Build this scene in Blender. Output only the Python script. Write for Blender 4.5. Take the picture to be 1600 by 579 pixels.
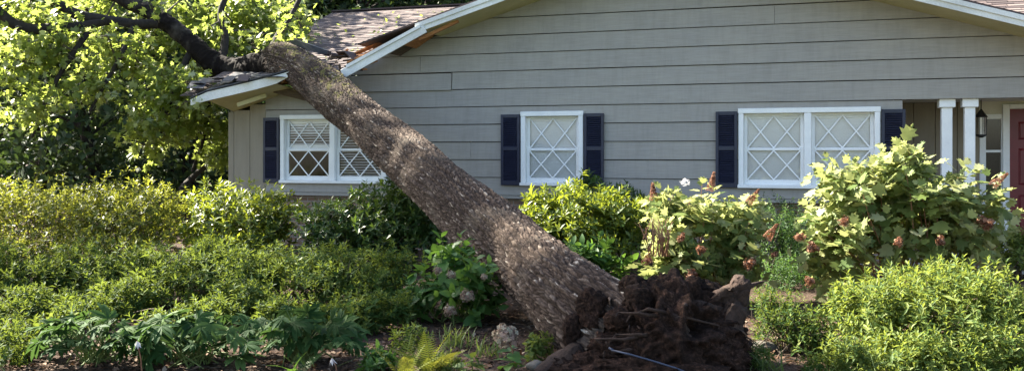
import bpy, math, random
import numpy as np
from mathutils import Vector, Matrix, noise as mnoise

# ---------------------------------------------------------------- camera, world, sun, exposure
for o in list(bpy.data.objects): bpy.data.objects.remove(o)
scene = bpy.context.scene
COL = scene.collection
CH, CD, FPX, HORIZ = 1.60, 13.83, 1400.0, 240.0        # eye height, distance to the facade plane, focal length in photo pixels, horizon row
YAW = math.radians(17.3)
FWD = np.array((-math.sin(YAW), math.cos(YAW), 0.0)); RGT = np.array((math.cos(YAW), math.sin(YAW), 0.0))
CAM = np.array((0.0, -CD, CH))
cam = bpy.data.objects.new('camera', bpy.data.cameras.new('camera')); COL.objects.link(cam)
cam.location = CAM; cam.rotation_euler = (math.pi/2, 0, YAW)
cam.data.sensor_width = 36; cam.data.lens = 36*FPX/1600; cam.data.shift_y = (HORIZ-289.5)/1600
cam.data.clip_end = 400; cam.data.clip_start = 0.05
scene.camera = cam

SUN_EL, SUN_BACK = math.radians(37), math.radians(13)
S = Vector((-math.cos(SUN_EL)*math.cos(SUN_BACK), math.cos(SUN_EL)*math.sin(SUN_BACK), math.sin(SUN_EL)))
world = bpy.data.worlds.new('World'); scene.world = world; world.use_nodes = True
wn = world.node_tree; wn.nodes.clear()
sky = wn.nodes.new('ShaderNodeTexSky'); sky.sky_type = 'NISHITA'; sky.sun_disc = False
sky.sun_elevation = SUN_EL; sky.sun_rotation = math.atan2(S.x, S.y) % (2*math.pi)
sky.dust_density = 2.0
bg = wn.nodes.new('ShaderNodeBackground'); bg.inputs[1].default_value = 0.062
wo = wn.nodes.new('ShaderNodeOutputWorld')
wn.links.new(sky.outputs[0], bg.inputs[0]); wn.links.new(bg.outputs[0], wo.inputs[0])
sun = bpy.data.objects.new('sun', bpy.data.lights.new('sun', 'SUN')); COL.objects.link(sun)
sun.data.energy = 5.0; sun.data.angle = math.radians(0.6); sun.data.color = (1.0, 0.93, 0.79)
sun.rotation_euler = S.to_track_quat('Z', 'Y').to_euler(); sun.location = (-20, 5, 20)
scene.view_settings.view_transform = 'Standard'; scene.view_settings.look = 'None'
scene.view_settings.exposure = 2.88; scene.view_settings.gamma = 1

# ---------------------------------------------------------------- pixel helpers
def ray(px, py):
    return FWD + (px-800)/FPX*RGT + np.array((0, 0, (HORIZ-py)/FPX))
def at(px, py, d): return CAM + d*ray(px, py)
def onY(px, py, Y=0.0):
    r = ray(px, py); return CAM + (CD+Y)/r[1]*r
def wx(px, Y=0.0): return float(onY(px, 240, Y)[0])
def wz(px, py, Y=0.0): return float(onY(px, py, Y)[2])
def ground_pt(px, d):
    p = at(px, 240, d); p[2] = 0.0; return p

# ---------------------------------------------------------------- object helpers
def root(name, label, cat, loc, group=None):
    o = bpy.data.objects.new(name, None); COL.objects.link(o); o.location = tuple(loc)
    o.empty_display_size = 0.1
    o['label'] = label; o['category'] = cat
    if group: o['group'] = group
    return o
def origin_of(p):
    v = np.zeros(3)
    while p is not None: v += np.array(p.location); p = p.parent
    return v
def add(name, mesh, mat, parent=None, kind=None, loc=None):
    if mat is not None and not mesh.materials: mesh.materials.append(mat)
    o = bpy.data.objects.new(name, mesh); COL.objects.link(o)
    if parent is not None: o.parent = parent
    if loc is not None: o.location = tuple(loc)
    if kind: o['kind'] = kind
    return o
def pymesh(name, V, F, smooth=False):
    me = bpy.data.meshes.new(name); me.from_pydata([tuple(map(float, v)) for v in V], [], F); me.update()
    if smooth: me.polygons.foreach_set('use_smooth', [True]*len(me.polygons))
    return me
class MB:
    """collects world-space geometry for ONE mesh"""
    def __init__(s): s.V = []; s.F = []
    def poly(s, pts):
        b = len(s.V); s.V += [tuple(p) for p in pts]; s.F.append(tuple(range(b, b+len(pts)))); return s
    def hexa(s, c):                               # 8 corners: bottom 4 ccw, top 4 ccw
        b = len(s.V); s.V += [tuple(p) for p in c]
        for f in ((3,2,1,0),(4,5,6,7),(0,1,5,4),(1,2,6,5),(2,3,7,6),(3,0,4,7)): s.F.append(tuple(b+i for i in f))
        return s
    def box(s, x0, x1, y0, y1, z0, z1):
        return s.hexa([(x0,y0,z0),(x1,y0,z0),(x1,y1,z0),(x0,y1,z0),(x0,y0,z1),(x1,y0,z1),(x1,y1,z1),(x0,y1,z1)])
    def beam(s, p, q, w, h, up=(0,0,1)):          # box from p to q, w sideways, h along up
        p = Vector(p); q = Vector(q); d = (q-p).normalized(); u = Vector(up); sd = d.cross(u).normalized(); u = sd.cross(d).normalized()
        a = sd*w/2; b = u*h/2
        return s.hexa([p-a-b, p+a-b, q+a-b, q-a-b, p-a+b, p+a+b, q+a+b, q-a+b])
    def tube(s, pts, rad, n=8, cap=True):
        pts = [Vector(p) for p in pts]; b = len(s.V); m = len(pts); ref = Vector((0.3, 0.2, 0.93))
        for i, p in enumerate(pts):
            t = (pts[min(i+1, m-1)]-pts[max(i-1, 0)]).normalized()
            if abs(t.dot(ref)) > 0.97: ref = Vector((0.9, 0.3, 0.1))
            a = t.cross(ref).normalized(); c = a.cross(t); r = rad[i] if hasattr(rad, '__len__') else rad
            for k in range(n):
                th = 2*math.pi*k/n; s.V.append(tuple(p + a*r*math.cos(th) + c*r*math.sin(th)))
        for i in range(m-1):
            for k in range(n):
                k2 = (k+1) % n; s.F.append((b+i*n+k, b+i*n+k2, b+(i+1)*n+k2, b+(i+1)*n+k))
        if cap: s.F.append(tuple(b+k for k in range(n))[::-1]); s.F.append(tuple(b+(m-1)*n+k for k in range(n)))
        return s
    def build(s, name, mat, parent=None, kind=None, smooth=False, bevel=0):
        o = origin_of(parent)
        me = pymesh(name, [np.array(v)-o for v in s.V], s.F, smooth)
        ob = add(name, me, mat, parent, kind)
        if bevel:
            md = ob.modifiers.new('bevel', 'BEVEL'); md.width = bevel; md.segments = 1; md.limit_method = 'ANGLE'
        return ob

# ---------------------------------------------------------------- materials
def nodes(name):
    m = bpy.data.materials.new(name); m.use_nodes = True; nt = m.node_tree; nt.nodes.clear()
    out = nt.nodes.new('ShaderNodeOutputMaterial'); return m, nt, out
def N(nt, t, **kw):
    n = nt.nodes.new(t)
    for k, v in kw.items():
        if k.startswith('i_'): n.inputs[k[2:]].default_value = v
        else: setattr(n, k, v)
    return n
def ramp(nt, src, stops):
    r = nt.nodes.new('ShaderNodeValToRGB'); cr = r.color_ramp
    while len(cr.elements) < len(stops): cr.elements.new(0.5)
    for e, (p, c) in zip(cr.elements, stops): e.position = p; e.color = (*c, 1)
    nt.links.new(src, r.inputs[0]); return r.outputs[0]
def mix(nt, f, a, b, mode='MIX'):
    m = nt.nodes.new('ShaderNodeMix'); m.data_type = 'RGBA'; m.blend_type = mode
    for sock, v in ((m.inputs[0], f), (m.inputs[6], a), (m.inputs[7], b)):
        if hasattr(v, 'is_output'): nt.links.new(v, sock)
        elif isinstance(v, (int, float)): sock.default_value = v
        else: sock.default_value = (*v, 1)
    return m.outputs[2]
def coords(nt, scale=(1,1,1), attr=None, per_object=False):
    if attr: c = N(nt, 'ShaderNodeAttribute', attribute_name=attr).outputs['Vector']
    else: c = N(nt, 'ShaderNodeTexCoord').outputs['Object']
    mp = N(nt, 'ShaderNodeMapping'); mp.inputs['Scale'].default_value = scale; nt.links.new(c, mp.inputs[0])
    if per_object:
        oi = N(nt, 'ShaderNodeObjectInfo'); ml = N(nt, 'ShaderNodeMath', operation='MULTIPLY'); ml.inputs[1].default_value = 37.0
        nt.links.new(oi.outputs['Random'], ml.inputs[0]); nt.links.new(ml.outputs[0], mp.inputs['Location'])
    return mp.outputs[0]
def noisetex(nt, vec, scale, detail=5, rough=0.6):
    n = N(nt, 'ShaderNodeTexNoise'); n.inputs['Scale'].default_value = scale; n.inputs['Detail'].default_value = detail
    n.inputs['Roughness'].default_value = rough; nt.links.new(vec, n.inputs['Vector']); return n.outputs['Fac']
def bump(nt, h, strength, dist):
    b = N(nt, 'ShaderNodeBump'); b.inputs['Strength'].default_value = strength; b.inputs['Distance'].default_value = dist
    nt.links.new(h, b.inputs['Height']); return b.outputs[0]
def principled(nt, out, col, rough=0.7, nrm=None, spec=0.3):
    p = N(nt, 'ShaderNodeBsdfPrincipled')
    if hasattr(col, 'is_output'): nt.links.new(col, p.inputs['Base Color'])
    else: p.inputs['Base Color'].default_value = (*col, 1)
    p.inputs['Roughness'].default_value = rough; p.inputs['Specular IOR Level'].default_value = spec
    if nrm is not None: nt.links.new(nrm, p.inputs['Normal'])
    nt.links.new(p.outputs[0], out.inputs[0]); return p
def worn(name, c1, c2, scale=6, stretch=(1,1,1), rough=0.6, b=0.3, bd=0.002, spec=0.3, fine=60):
    m, nt, out = nodes(name); v = coords(nt, stretch, per_object=True)
    n1 = noisetex(nt, v, scale); n2 = noisetex(nt, v, fine, 4)
    f = N(nt, 'ShaderNodeMath', operation='MULTIPLY_ADD'); f.inputs[1].default_value = 0.45
    nt.links.new(n2, f.inputs[0])
    h = N(nt, 'ShaderNodeMath', operation='MULTIPLY'); h.inputs[1].default_value = 0.6; nt.links.new(n1, h.inputs[0]); nt.links.new(h.outputs[0], f.inputs[2])
    col = ramp(nt, f.outputs[0], [(0.36, c1), (0.66, c2)])
    principled(nt, out, col, rough, bump(nt, n2, b, bd), spec); return m
def leafmat(name, stops, trans=0.4, tcol=(0.30, 0.42, 0.03), rough=0.5, spec=0.22):
    m, nt, out = nodes(name)
    a = N(nt, 'ShaderNodeAttribute', attribute_name='var'); oi = N(nt, 'ShaderNodeObjectInfo')
    s = N(nt, 'ShaderNodeMath', operation='ADD'); nt.links.new(a.outputs['Fac'], s.inputs[0]); nt.links.new(oi.outputs['Random'], s.inputs[1])
    fr = N(nt, 'ShaderNodeMath', operation='FRACT'); nt.links.new(s.outputs[0], fr.inputs[0])
    col = ramp(nt, fr.outputs[0], stops)
    nz = noisetex(nt, coords(nt), 30, 2)
    col2 = mix(nt, 0.3, col, ramp(nt, nz, [(0.3, (0.35, 0.35, 0.35)), (0.7, (1, 1, 1))]), 'MULTIPLY')
    p = N(nt, 'ShaderNodeBsdfPrincipled'); nt.links.new(col2, p.inputs['Base Color']); p.inputs['Roughness'].default_value = rough
    p.inputs['Specular IOR Level'].default_value = spec
    t = N(nt, 'ShaderNodeBsdfTranslucent'); tc = mix(nt, 0.55, col2, tcol); nt.links.new(tc, t.inputs[0])
    mx = N(nt, 'ShaderNodeMixShader'); mx.inputs[0].default_value = trans
    nt.links.new(p.outputs[0], mx.inputs[1]); nt.links.new(t.outputs[0], mx.inputs[2]); nt.links.new(mx.outputs[0], out.inputs[0])
    return m

M = {}
# siding: weathered taupe paint, long horizontal grain, small bare streaks
m, nt, out = nodes('siding paint'); v = coords(nt, (0.5, 1, 9), per_object=True)
g1 = noisetex(nt, v, 7, 6, 0.65); g2 = noisetex(nt, coords(nt, (0.7, 1, 1.0), per_object=True), 1.6, 4)
g3 = noisetex(nt, coords(nt, (1.2, 1, 26), per_object=True), 9, 5, 0.75)
c = ramp(nt, g1, [(0.3, (0.290, 0.268, 0.240)), (0.7, (0.354, 0.334, 0.304))])
g4 = noisetex(nt, coords(nt, (5, 1, 0.5), per_object=True), 2.5, 5, 0.7)
c = mix(nt, 0.35, c, ramp(nt, g4, [(0.32, (0.72, 0.72, 0.70)), (0.55, (1, 1, 1))]), 'MULTIPLY')
c = mix(nt, 0.55, c, ramp(nt, g2, [(0.3, (0.80, 0.80, 0.82)), (0.7, (1.06, 1.03, 0.98))]), 'MULTIPLY')
c = mix(nt, ramp(nt, g3, [(0.66, (0,0,0)), (0.74, (0.55,0.55,0.55))]), c, (0.50, 0.47, 0.42))
principled(nt, out, c, 0.55, bump(nt, g3, 0.35, 0.003), 0.35); M['siding'] = m
M['panel'] = worn('panel paint', (0.22, 0.185, 0.135), (0.285, 0.245, 0.185), 3, (3, 3, 0.4), 0.6)
M['white'] = worn('white trim paint', (0.74, 0.74, 0.73), (0.86, 0.86, 0.84), 4, rough=0.45, b=0.15)
M['fascia'] = worn('fascia paint', (0.50, 0.50, 0.48), (0.76, 0.76, 0.73), 3, (0.6, 1, 1), rough=0.5, b=0.2)
M['soffit'] = worn('cream soffit paint', (0.42, 0.38, 0.20), (0.55, 0.50, 0.29), 3, rough=0.6, b=0.2)
M['navy'] = worn('navy shutter paint', (0.013, 0.015, 0.030), (0.026, 0.029, 0.055), 5, rough=0.4, spec=0.4)
M['wood'] = worn('torn raw wood', (0.24, 0.095, 0.035), (0.50, 0.24, 0.10), 8, (0.5, 1, 6), 0.8, 0.7, 0.006)
M['oldwood'] = worn('old dark lumber', (0.05, 0.035, 0.025), (0.14, 0.095, 0.06), 8, (0.5, 1, 6), 0.85, 0.6, 0.006)
M['felt'] = worn('roofing felt', (0.018, 0.020, 0.026), (0.05, 0.053, 0.062), 5, rough=0.55, b=0.4)
M['red'] = worn('red door paint', (0.11, 0.006, 0.012), (0.17, 0.011, 0.020), 4, rough=0.35, spec=0.45)
M['cream'] = worn('cream entry paint', (0.52, 0.49, 0.40), (0.64, 0.61, 0.52), 3, rough=0.6, b=0.1)
M['iron'] = worn('dark lantern metal', (0.012, 0.010, 0.009), (0.03, 0.026, 0.022), 9, rough=0.45)
M['blind'] = worn('white blind vinyl', (0.82, 0.81, 0.79), (0.90, 0.89, 0.87), 2, (1, 1, 3), rough=0.55, b=0.05)
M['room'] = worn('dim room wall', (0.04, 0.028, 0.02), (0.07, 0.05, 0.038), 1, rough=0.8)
M['concrete'] = worn('concrete', (0.26, 0.25, 0.23), (0.40, 0.385, 0.36), 5, rough=0.85, b=0.5, bd=0.004)
M['stone'] = worn('edging stone', (0.06, 0.055, 0.045), (0.14, 0.13, 0.11), 5, rough=0.9, b=0.7, bd=0.006)
M['cable'] = worn('blue black cable', (0.02, 0.028, 0.05), (0.045, 0.058, 0.09), 5, rough=0.4)
M['stem'] = worn('shrub stem', (0.06, 0.045, 0.03), (0.13, 0.10, 0.07), 20, rough=0.85)
M['greenstem'] = worn('green stem', (0.08, 0.12, 0.03), (0.16, 0.20, 0.06), 20, rough=0.7)
M['redstem'] = worn('russet stem', (0.16, 0.075, 0.04), (0.27, 0.14, 0.08), 20, rough=0.8)
# brick base
m, nt, out = nodes('brick base'); v = coords(nt)
sw = N(nt, 'ShaderNodeSeparateXYZ'); nt.links.new(v, sw.inputs[0]); cb = N(nt, 'ShaderNodeCombineXYZ')
nt.links.new(sw.outputs[0], cb.inputs[0]); nt.links.new(sw.outputs[2], cb.inputs[1])
br = N(nt, 'ShaderNodeTexBrick'); nt.links.new(cb.outputs[0], br.inputs[0]); br.inputs['Scale'].default_value = 1
br.inputs['Brick Width'].default_value = 0.21; br.inputs['Row Height'].default_value = 0.07; br.inputs['Mortar Size'].default_value = 0.006
br.inputs['Color1'].default_value = (0.20, 0.12, 0.08, 1); br.inputs['Color2'].default_value = (0.28, 0.19, 0.13, 1); br.inputs['Mortar'].default_value = (0.30, 0.28, 0.25, 1)
principled(nt, out, br.outputs[0], 0.85); M['brick'] = m
# shingles
m, nt, out = nodes('asphalt shingle'); a = N(nt, 'ShaderNodeAttribute', attribute_name='var')
c = ramp(nt, a.outputs['Fac'], [(0.0, (0.066, 0.049, 0.048)), (0.45, (0.115, 0.086, 0.081)), (0.8, (0.150, 0.114, 0.104)), (1.0, (0.19, 0.15, 0.135))])
n1 = noisetex(nt, coords(nt), 90, 3); n2 = noisetex(nt, coords(nt), 0.8, 4)
c = mix(nt, 0.5, c, ramp(nt, n1, [(0.3, (0.55, 0.55, 0.55)), (0.7, (1.15, 1.15, 1.15))]), 'MULTIPLY')
c = mix(nt, 0.4, c, ramp(nt, n2, [(0.35, (0.7, 0.7, 0.68)), (0.65, (1.1, 1.1, 1.1))]), 'MULTIPLY')
principled(nt, out, c, 0.8, bump(nt, n1, 0.5, 0.003)); M['shingle'] = m
# glass
m, nt, out = nodes('window glass'); tr = N(nt, 'ShaderNodeBsdfTransparent'); gl = N(nt, 'ShaderNodeBsdfGlossy'); gl.inputs['Roughness'].default_value = 0.03
fz = N(nt, 'ShaderNodeFresnel'); fz.inputs[0].default_value = 1.45
mx = N(nt, 'ShaderNodeMixShader'); nt.links.new(fz.outputs[0], mx.inputs[0]); nt.links.new(tr.outputs[0], mx.inputs[1]); nt.links.new(gl.outputs[0], mx.inputs[2]); nt.links.new(mx.outputs[0], out.inputs[0]); M['glass'] = m
# bark (trunk): plates carry a random 'var', lichen-pale or dark; moss near the crown end
m, nt, out = nodes('bark'); a = N(nt, 'ShaderNodeAttribute', attribute_name='var')
c = ramp(nt, a.outputs['Fac'], [(0.0, (0.009, 0.006, 0.005)), (0.36, (0.034, 0.023, 0.017)), (0.64, (0.080, 0.058, 0.045)), (0.84, (0.155, 0.124, 0.100)), (0.97, (0.42, 0.38, 0.32))])
bv = coords(nt); n1 = noisetex(nt, bv, 45, 5, 0.7); n2 = noisetex(nt, bv, 2.2, 4); n3 = noisetex(nt, bv, 9, 5, 0.7)
c = mix(nt, 0.65, c, ramp(nt, n1, [(0.3, (0.45, 0.43, 0.42)), (0.7, (1.25, 1.22, 1.2))]), 'MULTIPLY')
c = mix(nt, ramp(nt, n2, [(0.5, (0,0,0)), (0.72, (0.35,0.35,0.35))]), c, (0.17, 0.145, 0.115))
ms = N(nt, 'ShaderNodeAttribute', attribute_name='moss')
mm = N(nt, 'ShaderNodeMath', operation='MULTIPLY_ADD'); nt.links.new(n3, mm.inputs[0]); mm.inputs[1].default_value = 1.1; nt.links.new(ms.outputs['Fac'], mm.inputs[2])
c = mix(nt, ramp(nt, mm.outputs[0], [(0.98, (0,0,0)), (1.2, (0.85,0.85,0.85))]), c, ramp(nt, n1, [(0.3, (0.055, 0.055, 0.016)), (0.7, (0.20, 0.175, 0.055))]))
principled(nt, out, c, 0.9, bump(nt, n1, 0.8, 0.006), 0.15); M['bark'] = m
M['limb'] = worn('limb bark', (0.009, 0.007, 0.006), (0.045, 0.034, 0.027), 14, (1, 1, 1), 0.9, 0.9, 0.01, fine=70)
M['twig'] = worn('twig bark', (0.05, 0.04, 0.03), (0.13, 0.105, 0.08), 14, rough=0.9)
# soil
def soil(name, stops, big=2.5):
    m, nt, out = nodes(name); v = coords(nt); n1 = noisetex(nt, v, big, 6, 0.7); n2 = noisetex(nt, v, 40, 6, 0.75); n3 = noisetex(nt, v, 11, 5, 0.7)
    f = N(nt, 'ShaderNodeMath', operation='MULTIPLY_ADD'); f.inputs[1].default_value = 0.6; nt.links.new(n2, f.inputs[0])
    h = N(nt, 'ShaderNodeMath', operation='MULTIPLY'); h.inputs[1].default_value = 0.45; nt.links.new(n1, h.inputs[0]); nt.links.new(h.outputs[0], f.inputs[2])
    c = ramp(nt, f.outputs[0], stops)
    ad = N(nt, 'ShaderNodeMath', operation='ADD'); nt.links.new(n2, ad.inputs[0]); nt.links.new(n3, ad.inputs[1])
    principled(nt, out, c, 0.95, bump(nt, ad.outputs[0], 1.0, 0.02), 0.1); return m
M['rootsoil'] = soil('root ball earth', [(0.36, (0.006, 0.004, 0.003)), (0.5, (0.017, 0.010, 0.007)), (0.60, (0.042, 0.023, 0.016)), (0.74, (0.15, 0.085, 0.058))])
M['mulch'] = soil('mulch ground', [(0.36, (0.028, 0.018, 0.013)), (0.52, (0.062, 0.042, 0.031)), (0.70, (0.15, 0.11, 0.085))])
M['litter'] = leafmat('leaf litter', [(0, (0.05, 0.028, 0.017)), (0.5, (0.12, 0.07, 0.045)), (0.85, (0.22, 0.145, 0.10)), (1, (0.42, 0.33, 0.25))], 0.1, (0.3, 0.15, 0.05), 0.8, 0.1)
# foliage
M['f_oak'] = leafmat('fallen tree leaf', [(0, (0.06, 0.10, 0.016)), (0.5, (0.11, 0.16, 0.024)), (0.75, (0.18, 0.23, 0.045)), (1, (0.45, 0.48, 0.30))], 0.52, (0.52, 0.62, 0.11), 0.40, 0.35)
M['f_wood'] = leafmat('woodland leaf', [(0, (0.030, 0.054, 0.024)), (0.6, (0.052, 0.088, 0.036)), (1, (0.085, 0.125, 0.045))], 0.2, (0.10, 0.16, 0.02), 0.5, 0.25)
M['f_yellow'] = leafmat('yellow green leaf', [(0, (0.04, 0.07, 0.014)), (0.5, (0.085, 0.12, 0.020)), (1, (0.19, 0.20, 0.045))], 0.4, (0.45, 0.46, 0.04))
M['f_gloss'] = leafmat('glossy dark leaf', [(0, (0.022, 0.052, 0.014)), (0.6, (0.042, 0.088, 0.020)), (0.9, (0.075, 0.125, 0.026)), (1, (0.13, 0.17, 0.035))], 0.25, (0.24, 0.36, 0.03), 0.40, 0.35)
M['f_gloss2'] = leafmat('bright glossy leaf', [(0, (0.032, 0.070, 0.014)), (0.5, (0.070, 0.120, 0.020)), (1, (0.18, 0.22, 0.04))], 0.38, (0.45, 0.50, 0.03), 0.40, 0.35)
M['f_azalea'] = leafmat('azalea leaf', [(0, (0.020, 0.048, 0.012)), (0.5, (0.040, 0.084, 0.020)), (0.85, (0.080, 0.135, 0.032)), (1, (0.20, 0.23, 0.07))], 0.30, (0.30, 0.36, 0.04), 0.65, 0.10)
M['f_azalea2'] = leafmat('fresh azalea leaf', [(0, (0.04, 0.08, 0.02)), (0.5, (0.08, 0.13, 0.03)), (1, (0.19, 0.23, 0.06))], 0.36, (0.42, 0.48, 0.06), 0.55, 0.18)
M['f_hyd'] = leafmat('hydrangea leaf', [(0, (0.035, 0.095, 0.022)), (0.6, (0.058, 0.135, 0.030)), (1, (0.10, 0.18, 0.04))], 0.35, (0.22, 0.38, 0.04), 0.5, 0.25)
M['f_oakhyd'] = leafmat('oakleaf hydrangea leaf', [(0, (0.07, 0.12, 0.03)), (0.5, (0.15, 0.20, 0.055)), (0.85, (0.27, 0.30, 0.12)), (1, (0.42, 0.43, 0.24))], 0.42, (0.60, 0.62, 0.22), 0.5, 0.3)
M['f_nand'] = leafmat('feathery shrub leaf', [(0, (0.030, 0.075, 0.025)), (0.6, (0.05, 0.11, 0.032)), (1, (0.085, 0.15, 0.045))], 0.35, (0.20, 0.34, 0.05))
M['f_hell'] = leafmat('hellebore leaf', [(0, (0.014, 0.042, 0.010)), (0.6, (0.028, 0.070, 0.018)), (1, (0.075, 0.125, 0.035))], 0.2, (0.16, 0.28, 0.06), 0.7, 0.10)
M['f_fern'] = leafmat('fern frond', [(0, (0.05, 0.10, 0.018)), (0.5, (0.11, 0.155, 0.025)), (1, (0.24, 0.23, 0.04))], 0.35, (0.30, 0.30, 0.03))
M['f_grass'] = leafmat('grass blade', [(0, (0.06, 0.10, 0.03)), (1, (0.14, 0.19, 0.06))], 0.35, (0.3, 0.38, 0.05))
M['fl_brown'] = leafmat('brown panicle floret', [(0, (0.09, 0.035, 0.022)), (0.5, (0.19, 0.085, 0.052)), (1, (0.40, 0.25, 0.17))], 0.25, (0.4, 0.17, 0.08), 0.8, 0.1)
M['fl_pale'] = leafmat('pale mophead floret', [(0, (0.16, 0.10, 0.08)), (0.5, (0.32, 0.23, 0.19)), (1, (0.40, 0.40, 0.27))], 0.25, (0.5, 0.4, 0.3), 0.8, 0.1)
M['fl_white'] = leafmat('white petal', [(0, (0.7, 0.68, 0.70)), (1, (0.8, 0.8, 0.8))], 0.3, (0.7, 0.7, 0.7), 0.6, 0.2)

# ================================================================ SETTING
# ground: one sheet, fine near the camera
def ground_h(x, y):
    return 0.05*mnoise.noise(Vector((x*0.5, y*0.5, 3.1))) + 0.022*mnoise.noise(Vector((x*2.3, y*2.3, 0.7))) + 0.010*mnoise.noise(Vector((x*7, y*7, 9.7)))
xs = [-160, -90, -50, -30, -20] + list(np.arange(-14, 8.01, 0.14)) + [12, 20, 40, 90, 160]
ys = [-40, -20, -14] + list(np.arange(-9.6, 0.61, 0.12)) + [1, 3, 8, 14, 24, 50, 90, 180]
V = []; F = []
for y in ys:
    for x in xs:
        V.append((x, y, ground_h(x, y) if (-15 < x < 9 and -11 < y < -0.1) else -0.03))
nx = len(xs)
for j in range(len(ys)-1):
    for i in range(nx-1): F.append((j*nx+i, j*nx+i+1, (j+1)*nx+i+1, (j+1)*nx+i))
g = add('ground', pymesh('ground', V, F, True), M['mulch'], None, 'structure'); g['label'] = 'brown mulched garden soil under the shrubs'

M['lawn'] = worn('lawn grass', (0.025, 0.048, 0.012), (0.055, 0.090, 0.025), 3, rough=0.9, b=0.8, bd=0.02)  # lawn added out of view to dim the reflections in the window panes
lw = MB().poly([(-60, -40, .006), (60, -40, .006), (60, -10.2, .006), (-60, -10.2, .006)]).build('lawn', M['lawn'], None, 'structure'); lw['label'] = 'unseen lawn added on the camera side to darken the window reflections'
# ================================================================ HOUSE
BOARD = 0.287; OV = 0.75
XL = wx(357); XR = 6.3                                    # outer corners of the front
XP = wx(1410)                                             # where the porch opening starts
ZB = 2.52*CH/1.7                                          # bottom line of the boards above the porch
# soffit lines on the wall (fitted to the photograph), z = a + b X
lx0, lz0, lx1, lz1 = wx(640), wz(640, 75), wx(847), wz(847, 0)
rx0, rz0, rx1, rz1 = wx(1358.6), wz(1358.6, 0), wx(1600), wz(1600, 59)
LB = (lz1-lz0)/(lx1-lx0); LA = lz0-LB*lx0; RB = (rz1-rz0)/(rx1-rx0); RA = rz0-RB*rx0
XPEAK = (RA-LA)/(LB-RB); ZPEAK = LA+LB*XPEAK
sl = lambda x: LA+LB*x
sr = lambda x: RA+RB*x
house = root('house', 'grey single-storey house with broad front gable, struck by the fallen tree', 'house', (-2.0, 0.0, 0.0))

WINS = [(440, 605, True), (815, 912, False), (1154, 1375, True)]
WZ0, WZ1 = wz(864, 290), wz(864, 174)
WX = [(wx(a), wx(b)) for a, b, _ in WINS]

def clip(poly, a, b, keep_below=True):                    # keep points with z <= a+b x
    outp = []
    for i in range(len(poly)):
        p, q = poly[i], poly[(i+1) % len(poly)]
        fp = a+b*p[0]-p[1]; fq = a+b*q[0]-q[1]
        if fp >= 0: outp.append(p)
        if (fp >= 0) != (fq >= 0):
            t = fp/(fp-fq); outp.append((p[0]+t*(q[0]-p[0]), p[1]+t*(q[1]-p[1])))
    return outp
def siding_board(x0, x1, z0, zt, proud=0.0, sag=0.0):
    mb = MB(); h = zt-z0
    cuts = sorted(set([x0, x1] + [x for w in WX for x in w if x0 < x < x1]))
    for a, b in zip(cuts[:-1], cuts[1:]):
        ranges = [(z0, zt-0.011)]
        for (wa, wb) in WX:
            if wa-1e-6 <= a and b <= wb+1e-6:
                r2 = []
                for (p, q) in ranges:
                    if q <= WZ0 or p >= WZ1: r2.append((p, q)); continue
                    if p < WZ0: r2.append((p, WZ0+0.02))
                    if q > WZ1: r2.append((WZ1-0.02, q))
                ranges = r2
        for (p, q) in ranges:
            nseg = max(1, int((b-a)/0.6))
            for k in range(nseg):
                u0 = a+(b-a)*k/nseg; u1 = a+(b-a)*(k+1)/nseg
                pl = clip(clip([(u0, p), (u1, p), (u1, q), (u0, q)], LA+0.03, LB), RA+0.03, RB)
                if len(pl) < 3: continue
                wav = lambda x: 0.0035*mnoise.noise(Vector((x*0.7, z0*5, 1.3)))
                yy = lambda x, z: -(0.004+proud+0.022*(1-(z-z0)/h)) + wav(x)
                sg = lambda x: 0.004*mnoise.noise(Vector((x*0.5, z0*3, 7.7))) - sag*max(0, (x-x0)/(x1-x0))
                mb.poly([(x, yy(x, z), z+sg(x)) for x, z in pl])
                mb.poly([(x, 0.06, z+sg(x)) for x, z in pl][::-1])
                zb = min(z for x, z in pl); ed = [(x, z) for x, z in pl if abs(z-zb) < 1e-6]
                if len(ed) >= 2:
                    e0, e1 = min(ed), max(ed)
                    mb.poly([(e0[0], 0.06, e0[1]+sg(e0[0])), (e1[0], 0.06, e1[1]+sg(e1[0])), (e1[0], yy(*e1), e1[1]+sg(e1[0])), (e0[0], yy(*e0), e0[1]+sg(e0[0]))])
    for xx, sgn in ((x0, 1), (x1, -1)):
        if xx > XL+0.5:
            q = [(xx, -(0.004+proud+0.022), z0), (xx, 0.06, z0), (xx, 0.06, zt), (xx, -(0.004+proud), zt)]
            if zt < min(sl(xx), sr(xx)): mb.poly([(a, b, c - (sag if sgn < 0 else 0)) for a, b, c in q])
    return mb.build('siding_board', M['siding'], house)
_board = siding_board
def siding_board(x0, x1, z0, zt, proud=0.0, sag=0.0):
    if z0 >= WZ0+0.02 and zt <= WZ1-0.02:
        a = x0
        for wa, wb in WX:
            if a < wa and wb < x1: _board(a, wa+0.01, z0, zt, proud, sag); a = wb-0.01
        return _board(a, x1, z0, zt, proud, sag)
    return _board(x0, x1, z0, zt, proud, sag)
XS = wx(416)                                              # boards start here; vertical panels to the left
joint = {1: wx(657, 0), 2: wx(706, 0)}
for k in range(-5, 9):
    z0 = ZB+BOARD*k; zt = z0+BOARD
    right = XP if k < 0 else XR
    if sl(XPEAK) < z0: break
    if k == 2: 
        j = wx(657); siding_board(XS, j, z0, zt); siding_board(j+0.006, right, z0, zt)
    elif k == 1:
        j = wx(706); siding_board(XS, j, z0, zt, 0.022, 0.012); siding_board(j+0.012, right, z0, zt)
    elif k == -3:
        siding_board(XS, wx(735), z0, zt); siding_board(wx(735)+0.004, right, z0, zt)
    elif k == 4:
        siding_board(XS, wx(1210), z0, zt); siding_board(wx(1210)+0.003, right, z0, zt)
    else: siding_board(XS, right, z0, zt)
SB = ZB-5*BOARD
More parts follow.
